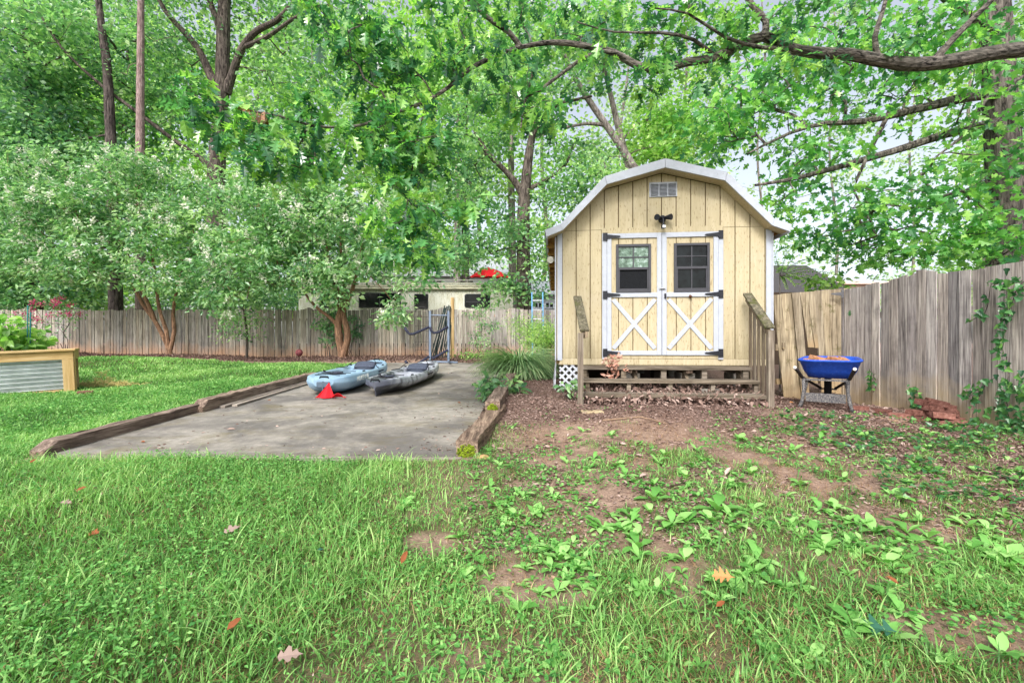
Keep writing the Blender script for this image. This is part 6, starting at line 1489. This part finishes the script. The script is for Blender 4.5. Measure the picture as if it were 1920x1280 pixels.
wm = [weed_mesh(200+i, 5+i % 4, .105+.012*i) for i in range(6)]
WL = 'broad-leaved green weed growing in the thin worn grass'
spots = [(860,1010),(905,1060),(870,1085),(1085,1070),(1045,1110),(975,1150),(1040,1230),(1110,950),(1020,960),(1130,990),(1260,985),(1345,960),(1390,915),(1310,930),(1500,910),(1560,950),(1605,985),(1640,1000),(1530,1000),(1740,1010),(1770,1060),(1850,1030),(1890,1050),(1700,1000),(1490,1150),(1450,1230),(1520,1240),(1690,1150),(1660,1200),(1880,1230),(1800,1110),(1590,1080),(1840,900),(1720,880),(1410,890),(1225,940),(1180,960),(985,985),(760,950),(930,950),(1350,1130),(1600,1180),(1310,1250),(1230,1110),(1780,1250),(1420,1050),(1660,1060)]
rw = np.random.RandomState(17)
def ground_hit(px, py):
    d = 1.0
    for _ in range(60): 
        p = P(px, py, d); g = gz1(p[0], p[1]); d2 = (CZ-g)*F/(py-640); d = .5*d+.5*d2
    p = P(px, py, d); p[2] = gz1(p[0], p[1]); return p
allsp = spots+[(rw.uniform(880,1900), rw.uniform(800,1120)) for _ in range(230)]
for i, (px, py) in enumerate(allsp):
    q = ground_hit(px, py)
    if q[1] > 5.5 or (i >= len(spots) and on_slab(q[:1], q[1:2], .15)[0]): continue
    o = bpy.data.objects.new('weed', wm[i % 6]); 
    if not wm[i % 6].materials: wm[i % 6].materials.append(lf_weed)
    o.location = q; s = (.6+.4*rw.rand())*(1 if q[1] > 2.3 else .78)*(1 if i < len(spots) else .75); o.scale = (s,s,s); o.rotation_euler = (0,0,rw.rand()*6.28); COL.objects.link(o); tag(o, WL, 'weed', 'broad-leaved weeds in the worn grass')
# single fallen leaves
def fallen(px, py, L, az, kind, cols, label, wr=.7, lift=.035, tilt=0.0, name='fallen_leaf'):
    q = ground_hit(px, py); q[2] += lift; lb = LB(); az = R_(az)
    L *= .66
    lb.leaves(q[None], np.array([[math.cos(az),math.sin(az),tilt]]), np.array([[.1,-.5,1.0]]), L, wr, kind, np.array([.5])); m = leafmat(name, *cols, trans=.15, tl=(1,.9,.7,1), rough=.7, spec=.2)
    tag(lb.build(name, m, loc=tuple(q)), label, 'leaf', 'single fallen leaves')
br_ = (S(110,62,36),S(140,84,52),S(170,110,72)); og = (S(180,116,66),S(200,140,90),S(220,170,120)); pl2 = (S(140,118,108),S(160,138,128),S(176,158,150)); dg = (S(36,78,62),S(50,96,76),S(70,120,90))
fallen(1378,1112,.15,160,'oak',og,'orange-tan fallen leaf lying in the grass right of the picture middle',1.0,.075)
fallen(1690,1210,.22,150,'oak',dg,'large dark blue-green oak leaf lying in the front weeds',.75,.05)
fallen(752,1075,.11,70,'fold',br_,'rust-brown curled leaf standing in the grass',.5,.05,.8)
fallen(420,1018,.13,40,'lobed',pl2,'pale greyish dead leaf on the left lawn',.7,.06,.3)
fallen(110,956,.11,10,'oak',pl2,'pinkish-brown dead leaf at the left of the lawn',.7,.05)
fallen(185,1015,.12,170,'lobed',br_,'dark brown crumpled leaf sunk in the left lawn',.7,.05)
fallen(1342,1158,.08,20,'fold',br_,'small dark brown leaf below the orange-tan leaf',.5,.05,.3)
fallen(425,1215,.09,60,'fold',br_,'little brown leaf in the tall front grass',.6,.07,.4)
fallen(520,1268,.13,20,'lobed',pl2,'pale leaf at the bottom edge of the lawn',.7,.07)
fallen(1685,1115,.08,120,'fold',br_,'reddish-brown leaf among the broad weeds on the right',.6,.05,.4)
fallen(57,882,.09,100,'fold',br_,'dark leaf on the lawn below the timber end',.6,.06,.4)
fallen(142,937,.09,30,'fold',br_,'small brown leaf near the left edge of the lawn',.6,.06,.4)
fallen(595,1052,.05,30,'lobed',dg,'tiny green leaf in the middle lawn',.7,.06)
fallen(1480,757,.13,20,'fold',og,'tan leaf lying by the foot of the leaning gate',.6,.02)
fallen(858,756,.09,20,'lobed',br_,'crisp brown leaf on the slab near the short timber',.7,.012)
fallen(425,806,.13,20,'fold',pl2,'pale leaf on the slab near the long dark timber',.5,.01)
fallen(272,830,.10,160,'fold',br_,'red-brown leaf on the near left part of the slab',.45,.01)
fallen(508,751,.10,160,'fold',br_,'brown leaf beside the loose boards',.5,.01)
# clump of dead leaves caught on the top tread
lb = LB(); cq = np.array(Vector((.66,6.787,SHZ))+Matrix.Rotation(SHA,4,'Z')@Vector((.78,-.30,.44))); n = 90; f = rng.rand(n)
pp = cq+np.stack([rng.randn(n)*(.04+.05*f), rng.randn(n)*.04-.10*f, .12-.30*f+rng.randn(n)*.02],1)
lb.leaves(pp, rng.randn(n,3)+np.array([0,-.3,-.3]), rng.randn(n,3)+np.array([0,-.6,.4]), .085, .5, 'fold', np.clip(rng.randn(n)*.2+.6,0,1))
tag(lb.build('dead_leaf_bunch', leafmat('pinkish_dead_leaf', S(128,80,62), S(184,134,114), S(214,176,160), trans=.15, tl=(1,.9,.8,1), rough=.8), loc=tuple(cq)), 'bunch of dead pinkish-brown leaves hanging off the top tread', 'dead leaves')
